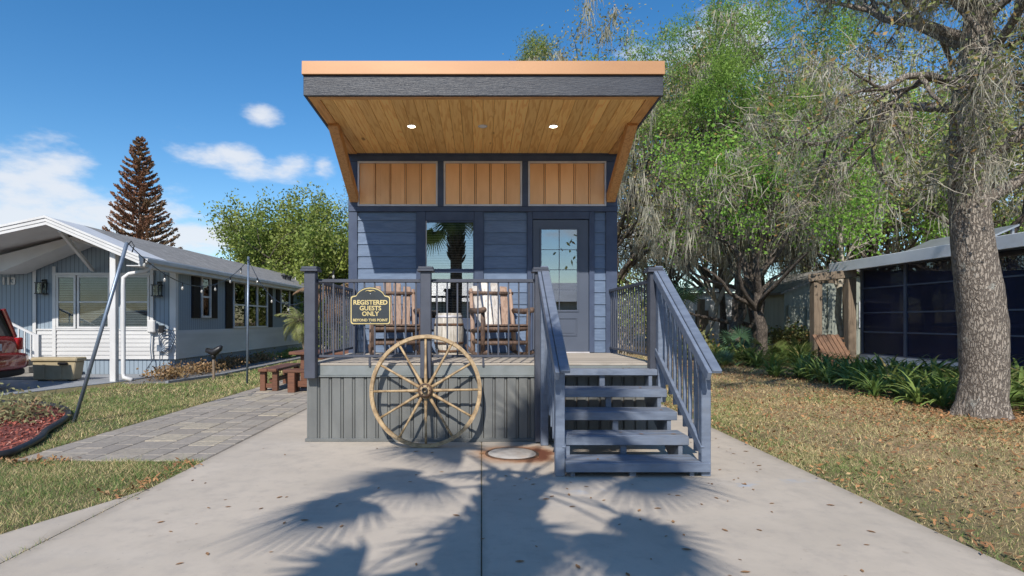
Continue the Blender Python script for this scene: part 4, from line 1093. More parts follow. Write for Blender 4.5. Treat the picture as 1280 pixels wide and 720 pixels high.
# storage box
sb = empty('storage_box', (-10.15, 7.0, 0), 'tan plastic storage box beside the porch steps', 'storage box')
part('bin', MB().prism([(-10.64, 0.035), (-9.70, 0.035), (-9.62, 0.47), (-10.66, 0.47)], 6.76, 7.08, 'y'), 'tan_plastic', sb, bevel=0.02)
part('lid', MB().box(-10.68, -9.58, 6.72, 7.1, 0.472, 0.57), 'tan_plastic', sb, bevel=0.025)
part('handle', MB().box(-10.02, -9.80, 6.705, 6.752, 0.40, 0.455), 'blackmetal', sb, bevel=0.008)
for a in (-10.4, -10.0):
    part('rib', MB().box(a, a + 0.05, 6.745, 6.759, 0.06, 0.41), 'tan_plastic', sb)
for a in (-10.55, -9.85):
    part('foot', MB().box(a, a + 0.1, 6.8, 7.0, 0.004, 0.034), 'blackmetal', sb)

# ------------------------------------------------------------------ red car (rear at the frame's left edge)
car = link('parked_car', None, (0, 0, 0)); tag(car, 'dark red car parked on the grey drive, its rear end showing', 'car')
def car_loft(st, n=20):
    """stations: x, half width, z bottom, z top, power"""
    mb = MB()
    for xs, hw, zb, zt, pw in st:
        for j in range(n):
            t = 2 * math.pi * j / n
            c, s = math.cos(t), math.sin(t)
            mb.v.append((xs, hw * math.copysign(abs(c) ** (2 / pw), c), (zb + zt) / 2 + (zt - zb) / 2 * math.copysign(abs(s) ** (2 / pw), s)))
    for i in range(len(st) - 1):
        for j in range(n): mb.f.append((i * n + j, i * n + (j + 1) % n, (i + 1) * n + (j + 1) % n, (i + 1) * n + j))
    mb.f.append(tuple(range(n))); mb.f.append(tuple((len(st) - 1) * n + j for j in reversed(range(n))))
    return mb
# x from rear (0) to nose (-4.5)
part('body', car_loft([(0.02, 0.70, 0.40, 0.98, 4), (0.0, 0.80, 0.36, 1.05, 5), (-0.12, 0.88, 0.30, 1.10, 6), (-0.6, 0.92, 0.26, 1.10, 6), (-2.2, 0.93, 0.24, 1.08, 6), (-3.3, 0.92, 0.26, 1.04, 6), (-4.1, 0.88, 0.30, 0.95, 5), (-4.45, 0.78, 0.36, 0.80, 4), (-4.52, 0.6, 0.42, 0.68, 4)], 28), 'car_red', car, True)
part('roof', car_loft([(-0.24, 0.58, 1.62, 1.68, 3), (-0.36, 0.64, 1.60, 1.74, 3.5), (-1.3, 0.66, 1.58, 1.77, 3.5), (-2.2, 0.66, 1.56, 1.74, 3.5), (-2.7, 0.62, 1.54, 1.66, 3)], 20), 'car_red', car, True)
gh = MB()
lo = [(-0.13, 0.80), (-1.3, 0.84), (-2.6, 0.84), (-3.35, 0.78)]; hi_ = [(-0.27, 0.66), (-1.3, 0.66), (-2.2, 0.66), (-2.68, 0.60)]
for (xa, wa), (xb, wb) in zip(lo, hi_):
    gh.v += [(xa, -wa, 1.07), (xa, wa, 1.07), (xb, wb, 1.62), (xb, -wb, 1.62)]
for i in range(3):
    for j in range(4): gh.f.append((i * 4 + j, i * 4 + (j + 1) % 4, (i + 1) * 4 + (j + 1) % 4, (i + 1) * 4 + j))
gh.f.append((0, 1, 2, 3)); gh.f.append((15, 14, 13, 12))
part('window_glass', gh, 'car_glass', car)
for s in (-1, 1):
    part('rear_pillar', MB().beam((-0.14, s * 0.80, 1.05), (-0.28, s * 0.66, 1.66), 0.09, 0.10, (0, 1, 0)), 'car_red', car, bevel=0.02)
    part('tail_lamp', car_loft([(0.045, 0.05, 0.84, 1.02, 4), (0.02, 0.10, 0.80, 1.06, 4), (-0.25, 0.11, 0.82, 1.04, 4)], 14), 'tail', car, True).location.y += s * 0.74
    part('side_window_pillar', MB().beam((-1.35, s * 0.845, 1.06), (-1.32, s * 0.665, 1.62), 0.06, 0.02, (0, 1, 0)), 'car_red', car)
    for xw in (-0.95, -3.6):
        wl = part('wheel', MB().lathe([(0.20, -0.10), (0.33, -0.10), (0.35, -0.06), (0.35, 0.06), (0.33, 0.10), (0.20, 0.10)], 28, (xw, s * 0.83, 0.35), 'y'), 'rubber', car, True)
        rm = part('rim', MB().lathe([(0.0, -0.06), (0.05, -0.08), (0.195, -0.085), (0.195, 0.085), (0.05, 0.08), (0.0, 0.06)], 20, (xw, s * 0.83, 0.35), 'y'), 'alloy', wl)
    part('mirror', car_loft([(-2.85, 0.10, 1.05, 1.2, 3), (-3.0, 0.08, 1.06, 1.18, 3)], 10), 'car_red', car, True).location.y += s * 1.0
part('bumper', car_loft([(0.16, 0.72, 0.44, 0.70, 4), (0.13, 0.84, 0.40, 0.75, 5), (-0.1, 0.93, 0.36, 0.76, 5), (-0.35, 0.935, 0.36, 0.72, 5)], 24), 'car_red', car, True)
part('lower_valance', car_loft([(0.12, 0.70, 0.28, 0.42, 4), (0.05, 0.84, 0.25, 0.44, 4), (-0.4, 0.90, 0.22, 0.42, 4)], 20), 'rubber', car, True)
part('number_plate', MB().box(0.03, 0.045, -0.26, 0.26, 0.80, 0.94), 'white', car)
car.location = (-9.78, 4.55, 0.03)

# ------------------------------------------------------------------ mulch bed with edging
bed = [(-11.2, 1.9), (-9.4, 2.8), (-7.9, 2.95), (-6.95, 2.55), (-6.25, 1.85), (-5.82, 1.12), (-5.52, 0.45), (-5.25, 0.0), (-5.04, -0.55), (-5.02, -0.86), (-5.5, -1.25), (-6.4, -1.6), (-8.0, -1.9), (-10.5, -1.4), (-11.6, 0.3)]
def smooth_loop(pts, n=8):
    out = []; m = len(pts)
    for i in range(m):
        p0, p1, p2, p3 = (np.array(pts[(i + k - 1) % m]) for k in range(4))
        for t in np.linspace(0, 1, n, endpoint=False):
            out.append(tuple(0.5 * ((2 * p1) + (-p0 + p2) * t + (2 * p0 - 5 * p1 + 4 * p2 - p3) * t * t + (-p0 + 3 * p1 - 3 * p2 + p3) * t ** 3)))
    return out
bl = smooth_loop(bed, 6)
struct('mulch_bed', MB().prism(bl, -0.1, 0.02, 'z'), 'mulch_base')
ed = empty('bed_edging', (-8, 0.5, 0), 'black rounded plastic edging around the red mulch bed', 'edging')
part('edging_strip', MB().tube([(a, b, 0.045) for a, b in bl] + [(bl[0][0], bl[0][1], 0.045)], 0.042, 8).tube([(a, b, 0.015) for a, b in bl] + [(bl[0][0], bl[0][1], 0.015)], 0.028, 6), 'black_plastic', ed, True)
def in_poly(px, py, poly):
    res = np.zeros(len(px), bool); j = len(poly) - 1
    for i in range(len(poly)):
        xi, yi = poly[i]; xj, yj = poly[j]
        c = ((yi > py) != (yj > py)) & (px < (xj - xi) * (py - yi) / (yj - yi + 1e-12) + xi)
        res ^= c; j = i
    return res
def flat_chips(xy, z, L, W, rng, lift=0.35):
    n = len(xy)
    a = rng.uniform(0, 2 * math.pi, n); l = L * rng.uniform(0.5, 1.2, n); w = W * rng.uniform(0.6, 1.2, n)
    tz = rng.normal(0, lift, n) * l; tw = rng.normal(0, lift, n) * w
    ax = np.stack([np.cos(a) * l, np.sin(a) * l, tz], 1) / 2; bx = np.stack([-np.sin(a) * w, np.cos(a) * w, tw], 1) / 2
    c = np.concatenate([xy, np.full((n, 1), z)], 1)
    c[:, 2] += np.abs(ax[:, 2]) + np.abs(bx[:, 2])
    V = np.stack([c - ax, c + bx, c + ax, c - bx], 1).reshape(-1, 3)
    return V, np.arange(4 * n).reshape(n, 4)
q = np.stack([rng.uniform(-11, -5, 30000), rng.uniform(-2, 3, 30000)], 1)
q = q[in_poly(q[:, 0], q[:, 1], bl)][:13000]
V, F = flat_chips(q, 0.022, 0.06, 0.022, rng)
tag(link('mulch_chips', np_mesh('mulch_chips', V, F, 'mulch')), 'red wood chip mulch filling the edged bed', 'mulch', kind='stuff')

# ------------------------------------------------------------------ string-light poles and cables
p1 = empty('string_light_pole', (-5.80, 1.30, 0), 'leaning grey metal pole planted beside the paver path', 'pole', 'string light poles')
T1 = Vector((-5.02, 1.30, 2.55)); T2 = Vector((-5.30, 6.2, 2.84)); T3 = Vector((-2.13, 2.2, 2.55))
part('shaft', MB().tube([(-5.80, 1.30, -0.1), T1], 0.026, 10), 'galv', p1, True)
part('hook', MB().tube([T1 + Vector((0, 0, -0.05)), T1 + Vector((0.06, 0, 0.02)), T1 + Vector((0.10, 0, -0.05)), T1 + Vector((0.07, 0, -0.14))], 0.008, 6), 'blackmetal', p1, True)
p2 = empty('string_light_pole', (-5.30, 6.2, 0), 'upright thin grey pole standing on grass before the blue house', 'pole', 'string light poles')
part('shaft', MB().tube([(-5.33, 6.2, -0.1), T2 + Vector((0, 0, 0.06))], 0.024, 10), 'galv', p2, True)
def cable(a, b, sag, nb, label):
    pts = []
    for i in range(33):
        t = i / 32; p = a.lerp(b, t); p.z -= sag * 4 * t * (1 - t); pts.append(p)
    s = empty('string_lights', (a + b) / 2, label, 'string lights', 'cables of string lights')
    part('cable', MB().tube(pts, 0.007, 5), 'blackmetal', s)
    for k in range(nb):
        p = pts[int((k + 0.7) / nb * 31)]
        so = part('socket', MB().lathe([(0.012, 0), (0.015, -0.02), (0.015, -0.06), (0.0, -0.06)], 8, p), 'blackmetal', s)
        part('bulb', MB().lathe([(0.010, -0.062), (0.021, -0.085), (0.022, -0.105), (0.013, -0.125), (0.0, -0.13)], 10, p), 'bulb', so, True)
cable(T1, T2, 0.62, 7, 'bulb string hanging from leaning pole to upright pole')
cable(T2, T3, 0.95, 5, 'bulb string hanging from upright pole to navy house corner')

# ------------------------------------------------------------------ picnic table and benches
def timber(name, p, x0, x1, y0, y1, z0, z1): return part(name, MB().box(x0, x1, y0, y1, z0, z1), 'picnic', p, bevel=0.008)
pt = empty('picnic_table', (-3.3, 6.0, 0), 'red brown wooden picnic table behind the deck corner', 'table')
for k in range(6): timber('top_plank', pt, -4.05, -2.45, 5.2 + k * 0.17, 5.36 + k * 0.17, 0.725, 0.79)
for xl in (-3.85, -2.75):
    for yl in (5.35, 6.0): timber('leg', pt, xl, xl + 0.14, yl, yl + 0.12, 0.0, 0.722)
timber('apron', pt, -3.7, -2.76, 5.30, 5.345, 0.62, 0.722); timber('stretcher', pt, -3.70, -2.76, 5.70, 5.78, 0.25, 0.38)
def bench(x0, x1, y0, y1, label, along):
    b = empty('picnic_bench', ((x0 + x1) / 2, (y0 + y1) / 2, 0), label, 'bench', 'picnic benches')
    if along == 'y':
        w = (x1 - x0) / 2
        for k in range(2): timber('seat_plank', b, x0 + k * w + 0.004, x0 + (k + 1) * w - 0.004, y0, y1, 0.40, 0.46)
        for yy in (y0 + 0.08, y1 - 0.22):
            for xx in (x0 + 0.01, x1 - 0.12): timber('leg', b, xx, xx + 0.11, yy, yy + 0.13, 0.0, 0.398)
            timber('stretcher', b, x0 + 0.12, x1 - 0.12, yy + 0.03, yy + 0.10, 0.06, 0.15)
        timber('long_stretcher', b, (x0 + x1) / 2 - 0.04, (x0 + x1) / 2 + 0.04, y0 + 0.22, y1 - 0.24, 0.16, 0.24)
    else:
        w = (y1 - y0) / 2
        for k in range(2): timber('seat_plank', b, x0, x1, y0 + k * w + 0.004, y0 + (k + 1) * w - 0.004, 0.40, 0.46)
        for xx in (x0 + 0.10, x1 - 0.24):
            for yy in (y0 + 0.01, y1 - 0.12): timber('leg', b, xx, xx + 0.14, yy, yy + 0.11, 0.0, 0.398)
            timber('stretcher', b, xx + 0.03, xx + 0.10, y0 + 0.12, y1 - 0.12, 0.06, 0.15)
        timber('long_stretcher', b, x0 + 0.25, x1 - 0.25, (y0 + y1) / 2 - 0.04, (y0 + y1) / 2 + 0.04, 0.10, 0.22)
bench(-4.56, -4.18, 4.85, 6.5, 'wooden picnic bench lying lengthwise left of the table', 'y')
bench(-3.98, -2.6, 4.62, 5.0, 'wooden picnic bench in front of the table beside deck post', 'x')

# small black headed garden post
gp = empty('garden_post', (-6.65, 7.4, 0), 'short post with black scoop shaped head in front of blue house', 'garden post')
part('stake', MB().tube([(-6.65, 7.4, -0.05), (-6.65, 7.4, 0.52)], 0.035, 8), 'timber_grey', gp)
part('head', MB().tube([(-6.84, 7.40, 0.72), (-6.74, 7.4, 0.68), (-6.62, 7.38, 0.66), (-6.5, 7.38, 0.75), (-6.44, 7.38, 0.82)], [0.05, 0.075, 0.10, 0.075, 0.035], 10).tube([(-6.65, 7.4, 0.5), (-6.66, 7.4, 0.62)], 0.06, 8), 'blackmetal', gp, True)

# ------------------------------------------------------------------ screened porch building on the right
PXW, PY0, PY1 = 12.6, -2.0, 12.3
sp = empty('screened_porch', (15, 5, 0), 'dark screened porch with pale grey roof edge behind the oak', 'porch')
part('base_wall', MB().box(PXW, PXW + 5, PY0, PY1, 0.0, 0.34), 'old_white', sp)
part('floor_slab', MB().box(PXW - 0.25, PXW + 5, PY0, PY1 + 0.2, -0.05, 0.10), 'drive_grey', sp)
part('back_wall', MB().box(PXW + 4.9, PXW + 5.0, PY0, PY1, 0.342, 3.1), 'room', sp)
part('inner_rail', MB().box(PXW + 2.4, PXW + 2.48, PY0, PY1 - 0.1, 1.25, 1.35), 'canopy', sp)
for yy in (0.5, 4.4, 8.3, 11.0): part('inner_post', MB().box(PXW + 2.4, PXW + 2.52, yy, yy + 0.12, 0.342, 3.1), 'canopy', sp)
part('end_wall', MB().box(PXW + 0.1, PXW + 4.89, PY1 - 0.05, PY1, 0.342, 3.1), 'screen', sp)
ys = [12.15, 10.2, 8.27, 6.3, 4.4, 2.45, 0.5, -1.45]
for a, b in zip(ys[:-1], ys[1:]):
    zs = [0.36, 1.08, 1.70, 2.50, 3.14]
    for z0, z1 in zip(zs[:-1], zs[1:]):
        part('screen', MB().box(PXW + 0.02, PXW + 0.026, b + 0.05, a - 0.05, z0 + 0.02, z1 - 0.02), 'screen', sp)
    for z0 in zs:
        part('cross_bar', MB().box(PXW - 0.005, PXW + 0.045, b + 0.05, a - 0.05, z0 - 0.02, z0 + 0.02), 'screen_frame', sp)
for a in ys:
    part('mullion', MB().box(PXW - 0.03, PXW + 0.05, a - 0.05, a + 0.05, 0.342, 3.16), 'screen_frame', sp, bevel=0.006)
prf = part('roof', MB().prism([(PXW - 0.62, 3.20), (PXW + 5.3, 3.62), (PXW + 5.3, 3.68), (PXW - 0.62, 3.28)], PY0, PY1 + 0.55, 'y'), 'canopy', sp)
part('fascia', MB().box(PXW - 0.66, PXW - 0.622, PY0, PY1 + 0.57, 3.08, 3.40), 'canopy', prf, bevel=0.01)
part('roof_panel', MB().prism([(13.0, 3.42), (14.2, 3.95), (14.2, 4.0), (13.0, 3.47)], 8.3, 11.3, 'y'), 'steel_panel', prf)
part('panel_support', MB().box(14.1, 14.16, 8.4, 8.46, 3.35, 3.93).box(14.1, 14.16, 11.1, 11.16, 3.35, 3.93), 'steel_panel', prf)

# timber arbour in front of it
ab = empty('timber_arbour', (12, 12.5, 0), 'weathered timber post and beam arbour beside the screened porch', 'arbour')
def tp_(name, *q): return part(name, MB().box(*q), 'timber_grey', ab, bevel=0.012)
tp_('post', 11.28, 11.56, 12.6, 12.88, 0, 2.74); tp_('post', 12.0, 12.26, 11.9, 12.16, 0, 2.84)
part('beam', MB().beam((11.2, 12.78, 2.90), (12.3, 11.95, 3.0), 0.2, 0.26), 'timber_grey', ab, bevel=0.012)
tp_('post', 13.4, 13.66, 14.2, 14.46, 0, 2.8)
part('beam', MB().beam((11.35, 12.85, 2.83), (13.6, 14.5, 2.94), 0.16, 0.2), 'timber_grey', ab, bevel=0.012)
# slatted garden chair
gc = empty('garden_chair', (10.4, 10.4, 0), 'brown slatted wooden garden chair leaning back by the arbour', 'chair')
for k in range(6):
    part('back_slat', MB().beam((10.16 + k * 0.135, 10.05, 0.38), (10.05 + k * 0.135, 10.50, 1.02), 0.11, 0.03, (0, 1, 0)), 'brown_wood', gc, bevel=0.004)
for z, y in ((0.5, 10.16), (0.88, 10.43)):
    part('back_rail', MB().box(10.02, 10.92, y, y + 0.05, z, z + 0.06), 'brown_wood', gc)
part('seat', MB().box(10.1, 10.9, 9.72, 10.10, 0.34, 0.38), 'brown_wood', gc, bevel=0.01)
for a, b in ((10.12, 9.76), (10.84, 9.76), (10.12, 10.36), (10.84, 10.36)):
    part('leg', MB().box(a, a + 0.06, b, b + 0.06, 0, 0.345 if b < 10 else 0.8), 'brown_wood', gc)

# sage shed
sh = empty('garden_shed', (14, 18.5, 0), 'sage green shed with braced door under the trees', 'shed')
part('wall', MB().prism([(12.15, 0.0), (17.0, 0.0), (17.0, 2.7), (14.6, 3.55), (12.15, 2.62)], 17.2, 21.0, 'y'), 'sage', sh)
for xa, xb, za, zb in ((11.8, 14.62, 2.52, 3.62), (14.62, 17.4, 3.62, 2.55)):
    part('roof_slope', MB().prism([(xa, za), (xb, zb), (xb, zb + 0.09), (xa, za + 0.09)], 16.8, 21.3, 'y'), 'shingle', sh)
dr = part('door', MB().box(12.30, 13.12, 17.15, 17.195, 0.1, 2.1), 'sage', sh)
for q in ((12.28, 12.38, 0.1, 2.1), (13.04, 13.14, 0.1, 2.1)):
    part('door_stile', MB().box(q[0], q[1], 17.11, 17.148, q[2], q[3]), 'sage', dr)
for z in (0.12, 1.05, 2.0): part('door_rail', MB().box(12.385, 13.035, 17.115, 17.148, z, z + 0.1), 'sage', dr)
part('door_brace', MB().beam((12.42, 17.13, 1.16), (13.0, 17.13, 1.98), 0.02, 0.08, (0, 1, 0)), 'sage', dr)
part('trim_board', MB().box(13.95, 14.12, 17.14, 17.197, 0.0, 2.9), 'sage', sh); part('trim_board', MB().box(13.3, 13.45, 17.14, 17.197, 0.0, 2.9), 'sage', sh)
sw = part('window', MB().box(15.3, 16.6, 17.16, 17.197, 1.2, 2.2), 'room', sh)
for q in ((15.25, 16.65, 1.15, 1.22), (15.25, 16.65, 2.18, 2.25), (15.25, 15.32, 1.22, 2.18), (16.58, 16.65, 1.22, 2.18)):
    part('frame', MB().box(q[0], q[1], 17.12, 17.158, q[2], q[3]), 'canopy', sw)

sh.location.x += 0.55
# white cabin behind the trees
cb = empty('white_cabin', (12.4, 25, 0), 'weathered white cabin far back behind the mossy trees', 'cabin')
part('wall', MB().box(10.6, 15.0, 24.0, 27.5, 0.0, 2.95), 'old_white', cb)
part('roof', MB().prism([(23.6, 2.97), (27.8, 3.35), (27.8, 3.45), (23.6, 3.07)], 10.3, 15.3, 'x'), 'old_white', cb)
part('window', MB().box(13.55, 14.2, 23.96, 23.998, 1.9, 2.4), 'room', cb)
part('door', MB().box(11.5, 12.2, 23.95, 23.998, 0.1, 2.0), 'timber_grey', cb)
for a in (11.2, 13.0): part('porch_post', MB().box(a, a + 0.28, 22.6, 22.9, 0, 2.55), 'timber_grey', cb)
part('porch_beam', MB().box(10.8, 14.2, 22.65, 22.85, 2.56, 2.68), 'old_white', cb)

# house across the street, behind the viewpoint (mirrored in the glass)
ac = empty('opposite_house', (2, -30, 0), 'white house across the street behind the viewpoint', 'house')
part('wall', MB().box(-6, 9, -34, -27, 0, 2.8), 'old_white', ac)
part('roof', MB().prism([(-27 + 0.6, 2.7), (-30.5, 4.2), (-34.6, 2.7)], -6.6, 9.6, 'x'), 'canopy', ac)
for a in (-4, 0.5, 5.0):
    part('window', MB().box(a, a + 1.2, -26.995, -26.95, 1.0, 2.1), 'room', ac)

# ------------------------------------------------------------------ vegetation
def nrm(a): return a / (np.linalg.norm(a, axis=-1, keepdims=True) + 1e-9)
class Tree:
    def __init__(s, seed):
        s.r = np.random.default_rng(seed); s.lines = []; s.tips = []; s.mid = []
    def branch(s, p, d, L, r, lvl, P):
        R_ = s.r; n = 4 if lvl >= 2 else 6
        pts = [p.copy()]; rad = [r]; d = nrm(d)
        for i in range(n):
            d = nrm(d + R_.normal(0, P['wig'], 3) + np.array([0, 0, P['up'][min(lvl, len(P['up']) - 1)]]) * (i + 1) / n)
            p = p + d * L / n; pts.append(p.copy()); rad.append(r * (1 - (0.62 if lvl < P['lv'] else 0.8) * (i + 1) / n))
        if P.get('zmin') and lvl > 0 and min(q[2] for q in pts) < P['zmin']: return
        s.lines.append((np.array(pts), np.array(rad), lvl))
        if lvl >= P['lv']:
            s.tips.append(np.array(pts)); return
        s.mid.append(np.array(pts))
        for k in range(P['kids'][lvl]):
            t = R_.uniform(0.25, 1.0) if k else 1.0
            i = min(int(t * n), n - 1); f = t * n - i
            q = pts[i] * (1 - f) + pts[i + 1] * f
            dd = nrm(pts[i + 1] - pts[i])
            ax = nrm(np.cross(dd, R_.normal(0, 1, 3)))
            ang = R(R_.uniform(*P['ang']))
            nd = dd * math.cos(ang) + ax * math.sin(ang)
            s.branch(q, nd, L * R_.uniform(*P['ratio']), rad[i] * 0.68, lvl + 1, P)
    def tube_mesh(s, name, mat, sides=(9, 7, 5, 4, 3), noise=0.0):
        Vs, Fs, k = [], [], 0
        for pts, rad, lvl in s.lines:
            n = sides[min(lvl, len(sides) - 1)]
            d = nrm(np.gradient(pts, axis=0))
            ref = np.array([0, 0, 1.0]) if abs(d[0][2]) < 0.9 else np.array([1.0, 0, 0])
            a = nrm(np.cross(d, ref)); b = np.cross(d, a)
            t = np.linspace(0, 2 * math.pi, n, endpoint=False)
            rr = rad[:, None] * (1 + (s.r.normal(0, noise, (len(pts), n)) if noise and lvl == 0 else 0))
            V = pts[:, None, :] + rr[..., None] * (np.cos(t)[None, :, None] * a[:, None, :] + np.sin(t)[None, :, None] * b[:, None, :])
            m = len(pts)
            idx = np.arange(m * n).reshape(m, n)
            F = np.stack([idx[:-1], np.roll(idx, -1, 1)[:-1], np.roll(idx, -1, 1)[1:], idx[1:]], -1).reshape(-1, 4) + k
            Vs.append(V.reshape(-1, 3)); Fs.append(F); k += m * n
        return np_mesh(name, np.concatenate(Vs), np.concatenate(Fs), mat, True)
def leaf_quads(C, L, W, rg, droop=0.0):
    n = len(C)
    a = nrm(rg.normal(0, 1, (n, 3)) + np.array([0, 0, -droop])); q = rg.normal(0, 1, (n, 3)) + np.array([0, 0, 0.6])
    b = nrm(np.cross(a, q))
    l = (L * rg.uniform(0.6, 1.3, n))[:, None]; w = (W * rg.uniform(0.6, 1.3, n))[:, None]
    V = np.stack([C - a * l / 2, C + b * w / 2 + a * l * 0.05, C + a * l / 2, C - b * w / 2 + a * l * 0.05], 1).reshape(-1, 3)
    return V, np.arange(4 * n).reshape(n, 4)
def scatter_tips(tips, per, spread, rg):
    out = []
    for pts in tips:
        n = rg.poisson(per)
        if n == 0: continue
        t = rg.uniform(0.1, 1.0, n) * (len(pts) - 1); i = np.minimum(t.astype(int), len(pts) - 2); f = (t - i)[:, None]
        out.append(pts[i] * (1 - f) + pts[i + 1] * f + rg.normal(0, spread, (n, 3)))
    return np.concatenate(out) if out else np.zeros((0, 3))
def moss_mesh(A, L, W, per, rg, spread=0.12, zmin=0.3):
    """hanging strands below anchor points A: tapered wobbling ribbons"""
    n = len(A) * per
    P0 = np.repeat(A, per, 0) + rg.normal(0, spread, (n, 3)) * np.array([1, 1, 0.4])
    Lc = np.repeat(L * rg.uniform(0.25, 1.35, len(A)), per) * rg.uniform(0.45, 1.1, n)
    Lc = np.minimum(Lc, np.maximum(P0[:, 2] - zmin, 0.05) * rg.uniform(0.6, 1.1, n))
    ang = rg.uniform(0, math.pi, n); u = np.stack([np.cos(ang), np.sin(ang), np.zeros(n)], 1)
    S_ = 4; rows = []
    drift = rg.normal(0, 0.05, (n, 3)) * np.array([1, 1, 0])
    p = P0.copy()
    ws = [0.55, 1.0, 0.8, 0.45, 0.08]
    for k in range(S_ + 1):
        w = (W * ws[k] * rg.uniform(0.6, 1.3, n))[:, None]
        rows += [p - u * w / 2, p + u * w / 2]
        p = p + np.array([0, 0, -1.0]) * (Lc / S_)[:, None] + (drift + rg.normal(0, 0.035, (n, 3)) * np.array([1, 1, 0.3])) * (Lc[:, None] ** 0.5)
    V = np.stack(rows, 1).reshape(-1, 3)
    base = np.arange(n)[:, None, None] * (2 * (S_ + 1))
    k = np.arange(S_)[None, :, None] * 2
    F = (base + k + np.array([0, 1, 3, 2])[None, None, :]).reshape(-1, 4)
    return V, F
def put_tree(name, label, cat, T, base, bark, leaf=None, per=10, spread=0.3, lw=(0.2, 0.1), moss=None, group=None, tbend=0.0, droop=0.0, noise=0.03, kl=None, kn=0):
    o = empty(name, base, label, cat, group)
    def loc(me, nm): c = link(nm, me, base, o); c.location = -Vector(base); return c
    loc(T.tube_mesh('trunk', bark, noise=noise), 'trunk')
    rg = T.r
    if leaf:
        C = scatter_tips(T.tips, per, spread, rg)
        V, F = leaf_quads(C, lw[0], lw[1], rg, droop)
        loc(np_mesh('crown', V, F, leaf), 'crown')
    if moss:
        srcs = T.tips + T.mid
        A = scatter_tips(srcs, moss['per'], 0.06, rg)
        A = A[A[:, 2] > moss.get('zmin', 3.0) + 0.3]
        V, F = moss_mesh(A, moss['L'], moss['W'], moss['n'], rg, moss.get('s', 0.12), moss.get('zmin', 3.0))
        c = link('hanging_moss', np_mesh('hanging_moss', V, F, 'moss'), base, o); c.location = -Vector(base); c['kind'] = 'stuff'
    return o
def trunk_up(T, base, H, r0, lean=(0, 0), wob=0.1, n=7):
    pts = []; z = np.linspace(0, H, n)
    off = np.cumsum(T.r.normal(0, wob, (n, 2)), 0); off[0] = 0
    for i in range(n):
        t = i / (n - 1)
        pts.append([base[0] + lean[0] * t + off[i, 0], base[1] + lean[1] * t + off[i, 1], base[2] + z[i] - (0.15 if i == 0 else 0)])
    rad = r0 * (1 - 0.45 * np.linspace(0, 1, n)); rad[0] *= 1.5
    T.lines.append((np.array(pts), rad, 0)); return np.array(pts), rad
def oak(seed, base, H, spread, leaf, label, cat='tree', name='oak_tree', r0=0.28, per=26, lsp=0.38, lw=(0.22, 0.13), moss=None, trunkH=0.35, limbs=7, lv=2, kids=(5, 4, 3), bark='dark_bark', group=None, up=(0.15, 0.1, 0.0), lean=(0, 0), ang=(28, 65), droop=0.0, wig=0.17, zmin=None):
    T = Tree(seed); th = H * trunkH
    pts, rad = trunk_up(T, base, th, r0, lean)
    P = dict(wig=wig, up=up, kids=kids, lv=lv, ang=ang, ratio=(0.5, 0.75), zmin=zmin)
    for k in range(limbs):
        az = 2 * math.pi * (k + T.r.uniform(-0.3, 0.3)) / limbs
        el = R(T.r.uniform(20, 75)) if k else R(82)
        i = T.r.integers(len(pts) // 2, len(pts)) if k else len(pts) - 1
        d = np.array([math.cos(az) * math.cos(el), math.sin(az) * math.cos(el), math.sin(el)])
        Ls = (H - th) * math.sin(el) * 0.62 + spread * math.cos(el) * 0.62
        T.branch(pts[i].copy(), d, Ls, rad[i] * 0.6, 0 if lv > 3 else 0, P)
    return put_tree(name, label, cat, T, base, bark, leaf, per, lsp, lw, moss, group, droop=droop)

def pxd(px, d): return ((px - 602) * d / 715, d - 6.8)   # bearing and distance to ground position

